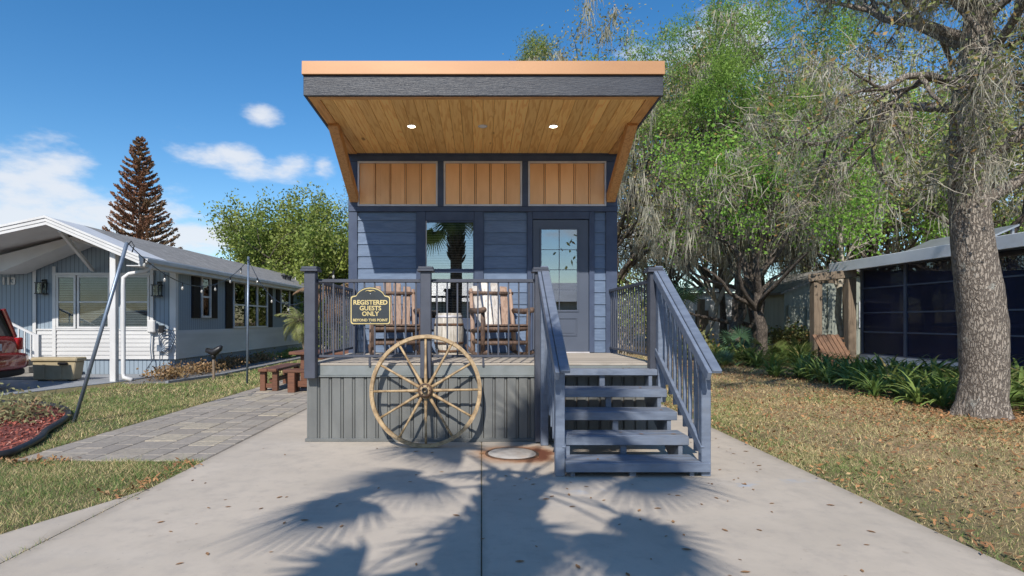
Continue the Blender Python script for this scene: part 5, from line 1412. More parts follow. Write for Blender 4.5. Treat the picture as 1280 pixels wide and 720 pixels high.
# Norfolk pine with rust coloured foliage, far behind the blue house
def norfolk():
    T = Tree(3); bx, by = pxd(175, 45); H = 15.9; rg = T.r
    T.lines.append((np.array([[bx, by, -0.1], [bx + 0.05, by, H * 0.5], [bx - 0.05, by, H]]), np.array([0.28, 0.17, 0.02]), 0))
    C = []; D = []
    z = 2.0
    while z < H - 0.25:
        t = (H - z) / H
        L = 0.22 + 2.65 * min(1, t * 1.75) ** 0.9
        nb = 6 if t > 0.2 else 5
        ph = rg.uniform(0, 6.28)
        for k in range(nb):
            az = ph + 2 * math.pi * k / nb + rg.normal(0, 0.12)
            l = L * rg.uniform(0.82, 1.1); n = 7
            d0 = np.array([math.cos(az), math.sin(az), 0.0]); pts = []
            for i in range(n):
                u = i / (n - 1); pts.append(np.array([bx, by, z]) + d0 * l * u + np.array([0, 0, l * (-0.02 * u + 0.42 * u * u)]))
            pts = np.array(pts); T.lines.append((pts, np.linspace(0.05, 0.012, n) * (0.5 + t), 2))
            m = int(75 * l + 16)
            u = rg.uniform(0.18, 1.0, m) * (n - 1); i = np.minimum(u.astype(int), n - 2); f = (u - i)[:, None]
            c = pts[i] * (1 - f) + pts[i + 1] * f
            side = np.array([-d0[1], d0[0], 0])
            c = c + side * (rg.normal(0, 0.10, m) * l ** 0.5)[:, None] + np.stack([np.zeros(m), np.zeros(m), rg.uniform(-0.02, 0.17, m)], 1)
            C.append(c); D.append(np.repeat((d0 * 0.8 + np.array([0, 0, 0.8]))[None], m, 0) + side * rg.normal(0, 0.6, (m, 1)))
        z += 0.34 + 0.30 * t
    C = np.concatenate(C); D = nrm(np.concatenate(D) + rg.normal(0, 0.25, (len(C), 3)))
    b = nrm(np.cross(D, rg.normal(0, 1, (len(C), 3))))
    l = rg.uniform(0.14, 0.30, (len(C), 1)); w = 0.055
    V = np.stack([C - D * l / 2, C + b * w, C + D * l / 2, C - b * w], 1).reshape(-1, 3)
    o = empty('norfolk_pine', (bx, by, 0), 'tall cone shaped pine with rusty brown tiered branches', 'tree')
    for nm, me in (('trunk', T.tube_mesh('trunk', 'dark_bark')), ('crown', np_mesh('crown', V, np.arange(4 * len(C)).reshape(-1, 4), 'leaf_brown'))):
        c = link(nm, me, (bx, by, 0), o); c.location = (-bx, -by, 0)
norfolk()

LG = 'oaks behind the blue house'
def bgoak(seed, px, d, topy, wpx, leaf, label, **k):
    bx, by = pxd(px, d); H = 1.44 + (401 - topy) * d / 715
    return oak(seed, (bx, by, 0), H, wpx * d / 715 / 2, leaf, label, **k)
bgoak(21, 376, 36, 246, 130, 'leaf_green', 'tallest fresh green oak behind the blue house roof', kids=(4, 3), lsp=0.34, per=230, lw=(0.19, 0.12), group=LG, trunkH=0.3, limbs=9)
bgoak(22, 338, 40, 280, 100, 'leaf_green', 'lower rounded green oak left of the tallest oak', kids=(4, 3), lsp=0.34, per=230, lw=(0.19, 0.12), group=LG, trunkH=0.3, limbs=9)
bgoak(24, 412, 30, 292, 120, 'leaf_green', 'green oak partly hidden by the navy house corner', kids=(4, 3), lsp=0.34, per=230, lw=(0.19, 0.12), group=LG, trunkH=0.25, limbs=8)
bgoak(25, 428, 44, 226, 50, 'leaf_oak', 'thin dark pine crown peeking beside the navy wall', name='pine_tree', per=22, lsp=0.35, lw=(0.34, 0.05), trunkH=0.6, limbs=6)
bgoak(26, 130, 60, 306, 80, 'leaf_grey', 'faint bare tree far left of the rusty pine', per=6, lsp=0.3, lw=(0.3, 0.12), limbs=6)
bgoak(27, 674, 40, 48, 44, 'leaf_green', 'yellow green treetop peeking over the copper roof edge', name='pine_tree', per=120, lsp=0.28, lw=(0.24, 0.05), trunkH=0.82, limbs=7)

RG = 'mossy oaks in the wood on the right'
MS = dict(per=2.0, L=1.5, W=0.055, n=8, s=0.14)
bgoak(31, 758, 30, 2, 175, 'leaf_grey', 'tall grey mossy oak rising just right of the copper roof', zmin=3.6, per=130, lsp=0.40, lw=(0.14, 0.085), moss=dict(per=1.7, L=1.3, W=0.04, n=10, s=0.10, zmin=3.5), group=RG, trunkH=0.30, limbs=11, r0=0.35, up=(0.1, -0.02, -0.15))
bgoak(32, 826, 37, 105, 150, 'leaf_grey', 'mossy oak with dark leaning trunk beside the stairs', per=34, lsp=0.30, lw=(0.12, 0.07), moss=dict(per=2.0, L=1.3, W=0.03, n=11, s=0.085, zmin=3.6), zmin=3.6, group=RG, trunkH=0.32, limbs=10, r0=0.22, lean=(0.8, 0), up=(0.1, -0.05, -0.2))
bgoak(33, 915, 22, 165, 190, 'leaf_oak', 'mossy oak with twin dark trunks before the white cabin', per=26, lsp=0.28, lw=(0.12, 0.07), moss=dict(per=2.4, L=1.4, W=0.03, n=11, s=0.085, zmin=3.0), zmin=3.5, group=RG, trunkH=0.30, limbs=9, r0=0.28, lean=(0.6, 0.3), up=(0.22, 0.08, -0.05))
bgoak(34, 944, 22.6, 200, 140, 'leaf_oak', 'crooked mossy oak crossing the twin trunks', per=26, lsp=0.28, lw=(0.12, 0.07), moss=dict(per=2.4, L=1.4, W=0.03, n=11, s=0.085, zmin=2.7), zmin=3.4, group=RG, trunkH=0.30, limbs=7, r0=0.24, lean=(-0.7, 0), up=(0.22, 0.08, -0.05))
bgoak(35, 872, 26, 170, 130, 'leaf_under', 'slim leaning mossy oak in front of the white cabin', per=26, lsp=0.28, lw=(0.12, 0.07), moss=dict(per=2.4, L=1.4, W=0.03, n=11, s=0.085, zmin=3.6), zmin=3.8, group=RG, trunkH=0.45, limbs=7, r0=0.13, lean=(1.9, 0), up=(0.22, 0.08, -0.05), bark='twig')
bgoak(36, 1010, 38, 55, 230, 'leaf_grey', 'broad grey oak at the back of the wood', zmin=3.4, per=60, lsp=0.45, lw=(0.19, 0.11), moss=dict(per=0.7, L=1.8, W=0.08, n=7, s=0.2), group=RG, trunkH=0.3, limbs=10, r0=0.4)
bgoak(37, 1160, 36, 60, 240, 'leaf_oak', 'grey green oak rising behind the screened porch', zmin=3.4, per=60, lsp=0.45, lw=(0.19, 0.11), moss=dict(per=1.3, L=1.6, W=0.08, n=7, s=0.2), group=RG, trunkH=0.3, limbs=10, r0=0.4)
bgoak(38, 1300, 30, 90, 200, 'leaf_grey', 'grey oak at the far right behind the big trunk', zmin=3.4, per=60, lsp=0.45, lw=(0.19, 0.11), moss=dict(per=0.7, L=1.6, W=0.07, n=7, s=0.2), group=RG, trunkH=0.3, limbs=9, r0=0.35)
bgoak(39, 815, 42, 130, 170, 'leaf_under', 'pale leafed oak low behind the mossy trunks', zmin=3.4, per=60, lsp=0.45, lw=(0.19, 0.11), moss=dict(per=0.8, L=1.6, W=0.08, n=7, s=0.2), group=RG, trunkH=0.2, limbs=10, r0=0.35)
bgoak(40, 900, 46, 150, 200, 'leaf_under', 'pale leafed oak behind the white cabin', zmin=3.4, per=60, lsp=0.45, lw=(0.19, 0.11), group=RG, trunkH=0.2, limbs=10, r0=0.35)
bgoak(51, 955, 20, 150, 170, 'leaf_bright', 'bright green maple above the sage shed', name='maple_tree', zmin=4.1, per=100, lsp=0.36, lw=(0.12, 0.085), trunkH=0.42, limbs=13, r0=0.2, group='bright green maples', up=(0.1, 0.0, -0.05))
bgoak(52, 1110, 27, 118, 190, 'leaf_bright', 'bright green maple over the screened porch roof', name='maple_tree', per=150, lsp=0.34, lw=(0.15, 0.10), zmin=4.6, trunkH=0.35, limbs=10, r0=0.2, group='bright green maples', up=(0.1, 0.0, -0.05))
bgoak(53, 1045, 20.5, 215, 80, 'leaf_bright', 'slim pale trunked young maple by the arbour', name='maple_tree', per=9, lsp=0.28, lw=(0.13, 0.1), trunkH=0.75, limbs=6, r0=0.12, bark='twig', zmin=3.6, group='bright green maples')
bgoak(41, 1075, 31, 10, 260, 'leaf_under', 'tall pale leafed oak filling the sky left of the big trunk', zmin=4.5, per=85, lsp=0.42, lw=(0.17, 0.10), moss=dict(per=0.8, L=1.5, W=0.05, n=9, s=0.12, zmin=4.0), group=RG, trunkH=0.3, limbs=12, r0=0.3)
bgoak(42, 900, 33, 60, 210, 'leaf_grey', 'tall tan oak behind the bright green maple', zmin=4.5, per=75, lsp=0.42, lw=(0.17, 0.10), moss=dict(per=1.4, L=1.6, W=0.05, n=9, s=0.12, zmin=4.0), group=RG, trunkH=0.3, limbs=11, r0=0.3)
bgoak(43, 1230, 22, 20, 190, 'leaf_under', 'pale leafed oak directly behind the big trunk', zmin=4.8, per=70, lsp=0.34, lw=(0.13, 0.08), moss=dict(per=0.6, L=1.2, W=0.04, n=9, s=0.1, zmin=4.2), group=RG, trunkH=0.4, limbs=10, r0=0.22)
# feathery cypress high above the yard
bgoak(54, 905, 27, -40, 200, 'leaf_cypress', 'tall feathery bright green cypress arching in at the top', name='cypress_tree', zmin=9.2, per=330, lsp=0.26, lw=(0.15, 0.045), trunkH=0.6, limbs=15, r0=0.15, up=(0.0, -0.12, -0.3), droop=0.8)

# ---- big live oak in the foreground on the right
def big_oak():
    T = Tree(77); by = 1.85
    tr = [(7.56, -0.15, 0.45), (7.56, 0.05, 0.375), (7.58, 0.25, 0.335), (7.61, 0.6, 0.325), (7.60, 1.0, 0.335), (7.58, 1.45, 0.335), (7.52, 1.9, 0.325), (7.45, 2.35, 0.305), (7.39, 2.85, 0.285), (7.36, 3.3, 0.275), (7.36, 4.0, 0.27), (7.40, 4.8, 0.27), (7.50, 5.8, 0.24), (7.55, 6.8, 0.19), (7.5, 7.8, 0.13)]
    pts = np.array([[a, by, z] for a, z, r in tr]); rad = np.array([r * (0.90 if z < 4 else 0.90 - 0.07 * (z - 4)) for a, z, r in tr])
    # resample and roughen
    t = np.linspace(0, len(tr) - 1, 60); i = np.minimum(t.astype(int), len(tr) - 2); f = (t - i)
    P2 = pts[i] * (1 - f)[:, None] + pts[i + 1] * f[:, None]; R2 = rad[i] * (1 - f) + rad[i + 1] * f
    n = 30; th = np.linspace(0, 2 * math.pi, n, endpoint=False)
    flare = np.exp(-np.maximum(P2[:, 2], 0) / 0.22)[:, None]
    lob = 1 + flare * 0.16 * np.sin(5 * th + 0.7)[None, :] + 0.03 * np.sin(3 * th + P2[:, 2:3] * 1.3) + T.r.normal(0, 0.012, (60, n))
    V = np.stack([P2[:, 0:1] + R2[:, None] * lob * np.cos(th), P2[:, 1:2] + R2[:, None] * lob * np.sin(th), np.repeat(P2[:, 2:3], n, 1)], -1)
    idx = np.arange(60 * n).reshape(60, n)
    F = np.stack([idx[:-1], np.roll(idx, -1, 1)[:-1], np.roll(idx, -1, 1)[1:], idx[1:]], -1).reshape(-1, 4)
    base = (7.56, by, 0)
    o = empty('live_oak', base, 'big live oak with thick furrowed trunk and hanging moss on the lawn', 'tree')
    def loc(me, nm): c = link(nm, me, base, o); c.location = -Vector(base)
    loc(np_mesh('trunk', V.reshape(-1, 3), F, 'oak_bark', True), 'trunk')
    P = dict(wig=0.21, up=(0.08, -0.02, -0.12, -0.2), kids=(6, 5, 4), lv=3, ang=(25, 65), ratio=(0.42, 0.62))
    def limb(z, d, L, r):
        j = np.argmin(abs(P2[:, 2] - z)); T.branch(P2[j].copy(), np.array(d, float), L, r, 0, P)
    limb(3.05, (1.0, -0.1, 0.55), 3.0, 0.10); limb(3.75, (1.0, 0.15, 0.75), 3.2, 0.12)
    limb(4.9, (-1.0, -0.05, 0.25), 2.4, 0.075); limb(5.6, (-0.9, 0.5, 0.35), 2.5, 0.075); limb(5.3, (-0.7, -0.6, 0.2), 1.9, 0.08)
    limb(5.0, (0.9, -0.5, 0.3), 2.2, 0.07); limb(5.6, (0.2, 1.0, 0.4), 2.6, 0.10); limb(6.2, (-0.8, 0.1, 0.45), 2.2, 0.09); limb(4.5, (-0.5, 0.9, 0.3), 2.4, 0.09)
    limb(5.4, (0.25, -1.0, 0.25), 1.3, 0.04); limb(4.9, (0.8, -0.7, 0.1), 1.6, 0.045)
    limb(6.0, (0.4, -0.5, 0.4), 2.2, 0.06); limb(6.8, (-0.6, -0.2, 0.5), 2.2, 0.05); limb(6.6, (0.7, 0.4, 0.5), 2.4, 0.05)
    loc(T.tube_mesh('limbs', 'oak_bark'), 'limbs')
    rg = T.r
    C = scatter_tips(T.tips, 12.0, 0.2, rg); V, F = leaf_quads(C, 0.085, 0.040, rg)
    loc(np_mesh('crown', V, F, 'leaf_big'), 'crown')
    # fine bare twigs at the tips
    A = scatter_tips(T.tips, 7, 0.06, rg); m = len(A)
    D = nrm(rg.normal(0, 1, (m, 3)) + np.array([0, 0, -0.35])); B = nrm(np.cross(D, rg.normal(0, 1, (m, 3))))
    l = rg.uniform(0.15, 0.55, (m, 1)); w = 0.0035
    M1 = A + D * l * 0.5 + rg.normal(0, 0.03, (m, 3)); E = A + D * l
    V = np.stack([A - B * w, A + B * w, M1 + B * w, M1 - B * w, E], 1).reshape(-1, 3)
    k = np.arange(m)[:, None] * 5
    loc(np_mesh('twigs', V, [k + np.array([[0, 1, 2, 3]]), k + np.array([[3, 2, 4]])], 'twig'), 'twigs')
    A = scatter_tips(T.tips + T.mid, 0.42, 0.04, rg)
    V, F = moss_mesh(A, 0.5, 0.012, 10, rg, 0.04)
    # beards clinging to the upper trunk
    z = rg.uniform(3.6, 7.5, 70); j = np.searchsorted(P2[:, 2], z).clip(0, 59); a = rg.uniform(math.pi, 2 * math.pi, 70)
    A2 = np.stack([P2[j, 0] + R2[j] * np.cos(a) * 1.03, P2[j, 1] + R2[j] * np.sin(a) * 1.03, z], 1)
    V2, F2 = moss_mesh(A2, 0.7, 0.013, 22, rg, 0.05)
    loc(np_mesh('hanging_moss', np.concatenate([V, V2]), np.concatenate([F, F2 + len(V)]), 'moss'), 'hanging_moss')
big_oak()

# ---- palms: arching pinnate fronds with separate leaflets
def frond_geo(p0, az, L, el0, curve, nl, ll, lw, rg, twist=0.5):
    n = 12; d = np.array([math.cos(az), math.sin(az)]); pts = []; e = el0; p = np.array(p0, float)
    for i in range(n + 1):
        pts.append(p.copy()); p = p + np.array([d[0] * math.cos(e), d[1] * math.cos(e), math.sin(e)]) * L / n; e -= curve / n
    pts = np.array(pts); V, F4, F3 = [], [], []
    side = np.array([-d[1], d[0], 0.0])
    t = np.linspace(0.14, 0.99, nl)
    u = t * n; i = np.minimum(u.astype(int), n - 1); f = (u - i)[:, None]
    c = pts[i] * (1 - f) + pts[i + 1] * f; tan = nrm(pts[i + 1] - pts[i]); nor = np.cross(tan, side)
    lf = ll * (0.35 + 0.65 * np.sin(np.pi * np.clip(t * 0.9 + 0.12, 0, 1)))[:, None] * rg.uniform(0.85, 1.1, (nl, 1))
    quads = []
    for s in (-1, 1):
        dd = nrm(side * s * 0.85 + tan * 0.55 + nor * (-0.05) + np.array([0, 0, -1.0]) * twist * rg.uniform(0.3, 1, (nl, 1)))
        mid = c + dd * lf * 0.5; end = c + dd * lf + np.array([0, 0, -0.12]) * lf
        wv = tan * lw / 2
        quads.append(np.stack([c - wv * 0.5, c + wv * 0.5, mid + wv, mid - wv], 1)); quads.append(np.stack([mid - wv, mid + wv, end + wv * 0.1, end - wv * 0.1], 1))
    Q = np.concatenate(quads).reshape(-1, 3)
    return pts, Q
def palm(name, label, base, H, r0, nf, L, ll, lw, mat, seed, el=(70, -35), lean=(0, 0), bark='palm_bark', nl=46, curve=(1.2, 1.9), group=None, az0=0.0, boots=True, thick=None):
    rg = np.random.default_rng(seed); T = Tree(seed)
    n = 12; t = np.linspace(0, 1, n)
    P_ = np.stack([base[0] + lean[0] * t ** 1.3, base[1] + lean[1] * t ** 1.3, base[2] - 0.05 + H * t], 1)
    T.lines.append((P_, r0 * (1.15 - 0.25 * t), 0))
    top = P_[-1]
    if boots:
        m = 60
        for k in range(m):
            a = k * 2.4; z = H - 1.1 * (k / m) - 0.05; q = np.array([P_[-1, 0], P_[-1, 1], z])
            o_ = np.array([math.cos(a), math.sin(a), 0.0])
            T.lines.append((np.array([q + o_ * r0 * 0.8, q + o_ * (r0 + 0.06) + np.array([0, 0, 0.12]), q + o_ * (r0 + 0.10) + np.array([0, 0, 0.24])]), np.array([0.05, 0.035, 0.012]), 3))
    o = empty(name, base, label, 'palm', group)
    V, k = [], 0
    for i in range(nf):
        az = az0 + i * 2.39996; e = R(el[0] + (el[1] - el[0]) * (i / max(nf - 1, 1)) + rg.normal(0, 5))
        pts, Q = frond_geo(top + np.array([0, 0, 0.02]), az, L * rg.uniform(0.85, 1.1), e, rg.uniform(*curve), nl, ll, lw, rg)
        T.lines.append((pts, np.linspace(0.022, 0.004, len(pts)) * (L / 2.0) ** 0.5, 4)); V.append(Q)
    V = np.concatenate(V)
    for nm, me in (('trunk', T.tube_mesh('trunk', bark)), ('fronds', np_mesh('fronds', V, np.arange(len(V)).reshape(-1, 4), mat))):
        c = link(nm, me, base, o); c.location = -Vector(base)
    return o
# its crown throws the big shadow on the drive
PH = 5.3
kx, ky = SUN_TRAVEL.x / -SUN_TRAVEL.z, SUN_TRAVEL.y / -SUN_TRAVEL.z
def cabbage_palm(base, H, r0, seed, label):
    rg = np.random.default_rng(seed); T = Tree(seed); n = 14; t = np.linspace(0, 1, n)
    top = np.array([base[0], base[1], H])
    T.lines.append((np.stack([np.full(n, base[0]), np.full(n, base[1]), -0.05 + H * t], 1), r0 * np.where(t > 0.75, 1.05, 0.95) * (1 + 0.03 * np.sin(t * 60)), 0))
    for k in range(90):      # old leaf bases
        a = k * 2.4; z = H - 2.0 * (k / 90) + 0.1; o_ = np.array([math.cos(a), math.sin(a), 0.0]); q = np.array([base[0], base[1], z])
        T.lines.append((np.array([q + o_ * r0 * 0.8, q + o_ * (r0 + 0.05) + np.array([0, 0, 0.12]), q + o_ * (r0 + 0.11) + np.array([0, 0, 0.25])]), np.array([0.06, 0.045, 0.015]), 3))
    V = []
    nf = 14
    for k in range(nf):
        az = 0.35 + k * 2.39996; e = R(68 - 105 * k / (nf - 1) + rg.normal(0, 6)); Lp = rg.uniform(1.1, 1.65)
        d = np.array([math.cos(az) * math.cos(e), math.sin(az) * math.cos(e), math.sin(e)])
        hub = top + d * Lp + np.array([0, 0, -0.10 * Lp])
        T.lines.append((np.array([top, top + d * Lp * 0.55, hub]), np.array([0.025, 0.018, 0.012]), 4))
        u = nrm(np.cross(d, [0, 0, 1.0])); w = np.cross(u, d)
        d2 = nrm(d - np.array([0, 0, 0.45])); w2 = np.cross(u, d2)
        for j in range(34):
            a = R(-128 + 256 * j / 33); dd = nrm(d2 * math.cos(a) + u * math.sin(a) - w2 * 0.18)
            ll = rg.uniform(0.72, 0.90) * (0.72 + 0.28 * math.cos(a * 0.6)); q = nrm(np.cross(dd, w2)) * 0.030
            m_ = hub + dd * ll * 0.5; e_ = hub + dd * ll + np.array([0, 0, -0.14])
            V += [hub - q * 0.2, hub + q * 0.2, m_ + q, m_ - q, m_ - q, m_ + q, e_ + q * 0.1, e_ - q * 0.1]
    V = np.array(V); o = empty('palm_tree', base, label, 'palm')
    for nm, me in (('trunk', T.tube_mesh('trunk', 'palm_bark')), ('fronds', np_mesh('fronds', V, np.arange(len(V)).reshape(-1, 4), 'frond'))):
        c = link(nm, me, base, o); c.location = -Vector(base)
cabbage_palm((0.30 - PH * kx, -1.75 - PH * ky, 0), PH, 0.21, 5, 'fan leaved palm behind the viewpoint whose shadow falls on the driveway')
palm('palm_tree', 'small palm with leaning trunk in front of the blue house', (-5.15, 10.2, 0), 1.45, 0.07, 20, 0.75, 0.26, 0.02, 'frond_pale', 6, lean=(-0.25, 0), nl=26, boots=False)
palm('palm_tree', 'shaggy palm of dead brown fronds behind the deck corner', pxd(418, 22) + (0,), 2.6, 0.14, 24, 1.5, 0.4, 0.04, 'frond_dead', 7, nl=30, el=(50, -60))
def fan_plant(px, d, s, mat, seed, label, z=0.0, group='fan palms in the shrub border'):
    rg = np.random.default_rng(seed); bx, by = pxd(px, d); o = empty('fan_palm', (bx, by, z), label, 'palm', group); V = []; T = Tree(seed)
    for k in range(9):
        az = k * 2.4 + rg.normal(0, 0.2); e = R(rg.uniform(25, 80)); st = np.array([bx, by, z]); L = s * rg.uniform(0.6, 1.0)
        d_ = np.array([math.cos(az) * math.cos(e), math.sin(az) * math.cos(e), math.sin(e)]); hub = st + d_ * L
        T.lines.append((np.array([st, (st + hub) / 2, hub]), np.array([0.012, 0.01, 0.008]) * s, 4))
        u = nrm(np.cross(d_, [0, 0, 1])); w = np.cross(u, d_)
        for j in range(18):
            a = R(-115 + 230 * j / 17); dd = nrm(d_ * math.cos(a) + u * math.sin(a) + w * -0.15); ll = s * 0.55 * (0.75 + 0.25 * math.cos(a))
            q = nrm(np.cross(dd, w)) * s * 0.022
            m_ = hub + dd * ll * 0.55; e_ = hub + dd * ll + np.array([0, 0, -0.06 * s])
            V += [hub - q * 0.3, hub + q * 0.3, m_ + q, m_ - q, m_ - q, m_ + q, e_ + q * 0.1, e_ - q * 0.1]
    V = np.array(V)
    for nm, me in (('stems', T.tube_mesh('stems', 'leaf_under')), ('fans', np_mesh('fans', V, np.arange(len(V)).reshape(-1, 4), mat))):
        c = link(nm, me, (bx, by, z), o); c.location = (-bx, -by, -z); c['kind'] = 'stuff'
fan_plant(903, 16.5, 0.55, 'frond_blue', 1, 'small blue green fan palm low beside the stair rail')
fan_plant(925, 21, 1.0, 'frond_blue', 2, 'green fan palm at the foot of the twin trunks')
fan_plant(962, 20, 0.8, 'frond', 3, 'bright fan palm right of the twin trunks')
fan_plant(848, 26, 1.5, 'frond_blue', 4, 'tall grey green fan palm beside the white cabin', 1.6)
fan_plant(1000, 19, 0.7, 'frond', 5, 'fan palm left of the garden chair')

# ---- strap-leaved plants along the lawn edge
def strap_leaf(L, W, arch, seed):
    rg = np.random.default_rng(seed); n = 6; V = []; e = R(72); p = np.array([0.02, 0, 0.0])
    ws = [0.5, 0.85, 1.0, 0.95, 0.75, 0.42, 0.03]
    for i in range(n + 1):
        V += [p + np.array([0, -W * ws[i] / 2, 0.006 * (i % 2)]), p + np.array([0, 0, -W * 0.18 * ws[i]]), p + np.array([0, W * ws[i] / 2, 0])]
        p = p + np.array([math.cos(e), 0, math.sin(e)]) * L / n; e -= arch / n
    F = []
    for i in range(n):
        for j in range(2): F.append((i * 3 + j, i * 3 + j + 1, i * 3 + j + 4, i * 3 + j + 3))
    return np.array(V), np.array(F)
LEAFS = [strap_leaf(0.72, 0.060, 1.9, 1), strap_leaf(0.85, 0.064, 1.6, 2), strap_leaf(0.6, 0.058, 2.3, 3), strap_leaf(0.78, 0.05, 1.2, 4)]
LEAFM = [np_mesh('leaf', v, f, 'leaf_strap', True) for v, f in LEAFS]
def strap_plant(x0, y0, s, rg, label, group, parts=True, nl=16):
    if parts:
        o = empty('strap_leaf_plant', (x0, y0, 0), label, 'plant', group)
        for k in range(nl):
            q = bpy.data.objects.new('leaf', LEAFM[rg.integers(0, 4)]); COL.objects.link(q); q.parent = o
            q.rotation_euler = (0, rg.uniform(-0.35, 0.55), k * 2.4 + rg.normal(0, 0.3)); sc_ = s * rg.uniform(0.75, 1.15); q.scale = (sc_, sc_ * 1.1, sc_)
        return o
    V, F, b = [], [], 0
    for k in range(nl + 10):
        v, f = LEAFS[rg.integers(0, 4)]; a = k * 2.4 + rg.normal(0, 0.3); tl = rg.uniform(-0.35, 0.55); sc_ = s * rg.uniform(0.75, 1.15)
        x_, z_ = v[:, 0] * math.cos(tl) + v[:, 2] * math.sin(tl), -v[:, 0] * math.sin(tl) + v[:, 2] * math.cos(tl)
        vv = np.stack([x_ * math.cos(a) - v[:, 1] * math.sin(a), x_ * math.sin(a) + v[:, 1] * math.cos(a), z_], 1) * sc_
        V.append(vv); F.append(f + b); b += len(v)
    o = link('strap_leaf_plant', np_mesh('strap_leaf_plant', np.concatenate(V), np.concatenate(F), 'leaf_strap', True), (x0, y0, 0))
    return tag(o, label, 'plant', group)
rg = np.random.default_rng(8); spots = []
FRONT = 'strap leaved plants edging the right lawn'; BACK = 'strap leaved plants massed before the screened porch'
tries = 0
while len(spots) < 130 and tries < 6000:
    tries += 1
    y0 = rg.uniform(-0.6, 8.3); xf = 7.35 + 0.25 * math.sin(y0 * 1.3) + (0.9 if y0 < 1.5 else 0)
    x0 = xf + 0.25 + abs(rg.normal(0, 1)) * 1.7
    if x0 > 12 or (x0 - 7.56) ** 2 + (y0 - 1.85) ** 2 < 0.55: continue
    if min([(x0 - a) ** 2 + (y0 - b) ** 2 for a, b in spots] + [9]) < 0.13: continue
    spots.append((x0, y0))
front = sorted(spots, key=lambda s: s[0] - 0.25 * math.sin(s[1] * 1.3) - (0.9 if s[1] < 1.5 else 0))[:34]
for x0, y0 in spots:
    if (x0, y0) in front:
        strap_plant(x0, y0, rg.uniform(0.8, 1.05), rg, 'arching green strap leaved plant in the front row along the lawn', FRONT, True, 22)
    else:
        strap_plant(x0, y0, rg.uniform(0.9, 1.15), rg, 'arching green strap leaved plant massed behind the front row', BACK, False)
for k in range(46):   # border under the far trees
    px = rg.uniform(878, 1010); d = rg.uniform(17.5, 23); bx, by = pxd(px, d)
    strap_plant(bx, by, rg.uniform(0.8, 1.2), rg, 'dark strap leaved plant in the shrub border under the mossy trees', 'strap leaved plants under the trees', False, 12)
for s in range(5):    # one spiky grass in the mulch bed plus companions
    pass

# ---- shrubs closing the view between the trunks
def shrub(px, d, w, h, leaf, seed, label, group, lw=(0.16, 0.09), n=2200):
    rg = np.random.default_rng(seed); bx, by = pxd(px, d); T = Tree(seed)
    P = dict(wig=0.2, up=(0.1, 0.05), kids=(5, 4), lv=2, ang=(20, 60), ratio=(0.5, 0.8))
    for k in range(9):
        a = rg.uniform(0, 6.28); e = R(rg.uniform(35, 85))
        T.branch(np.array([bx + rg.normal(0, 0.15), by + rg.normal(0, 0.15), -0.05]), np.array([math.cos(a) * math.cos(e) * w / h, math.sin(a) * math.cos(e) * w / h, math.sin(e)]), h * 0.55, 0.03, 0, P)
    return put_tree('shrub', label, 'shrub', T, (bx, by, 0), 'twig', leaf, n / len(T.tips), 0.2, lw, None, group)
SG = 'shrubs at the back of the yard'
for k, (px, d, w, h, lf, lb) in enumerate((
        (778, 25, 1.4, 3.2, 'leaf_under', 'pale shrub beside the house wall and the deck rail'),
        (822, 40, 3.0, 4.6, 'leaf_under', 'tan green shrub left of the white cabin'),
        (775, 32, 2.5, 5.0, 'leaf_grey', 'tall tan shrub farthest back beside the house wall'),
        (945, 42, 2.6, 4.2, 'leaf_under', 'shrub between white cabin and sage shed'),
        (1010, 34, 3.0, 5.0, 'leaf_under', 'tall shrub rising behind the sage shed'),
        (1090, 34, 3.0, 6.0, 'leaf_under', 'tall shrub rising behind the screened porch'),
        (1200, 30, 3.0, 6.0, 'leaf_grey', 'tan shrub behind the porch near the big oak'),
        (868, 21, 0.8, 0.9, 'leaf_oak', 'low dark shrub behind the stair handrail'),
        (985, 24, 1.0, 1.2, 'leaf_oak', 'low dark shrub beside the shed door'),
        (402, 26, 1.6, 2.6, 'leaf_green', 'green shrub left of the dead palm'),
        (340, 33, 2.5, 3.4, 'leaf_green', 'green shrub beyond the far end of the blue house'))):
    shrub(px, d, w, h, lf, 200 + k, lb, SG)

# ---- dry bedding plants along the blue house
rg = np.random.default_rng(15)
for k in range(15):
    y0 = 6.9 + k * 0.8 + rg.uniform(-0.15, 0.15); x0 = -7.75 + rg.uniform(-0.25, 0.25); s = rg.uniform(0.7, 1.1) * (1.0 if k < 6 else 0.75)
    n = 420; C = rg.normal(0, 1, (n, 3)) * np.array([0.26, 0.30, 0.10]) * s + np.array([0, 0, 0.16 * s]); C[:, 2] = np.abs(C[:, 2]) + 0.01
    V, F = leaf_quads(C, 0.085, 0.045, rg)
    nth = ('first', 'second', 'third', 'fourth', 'fifth', 'sixth', 'seventh', 'eighth', 'ninth')[k if k < 9 else k - 9]
    o = empty('bedding_plant', (x0, y0, 0.02), nth + (' low bronze' if k < 9 else ' low green') + ' bedding plant along the blue house, counted from the porch column', 'plant', 'bedding plants along the blue house')
    c = link('foliage', np_mesh('foliage', V, F, 'dry_plant' if k < 9 else 'leaf_under'), (x0, y0, 0.02), o); c['kind'] = 'stuff'
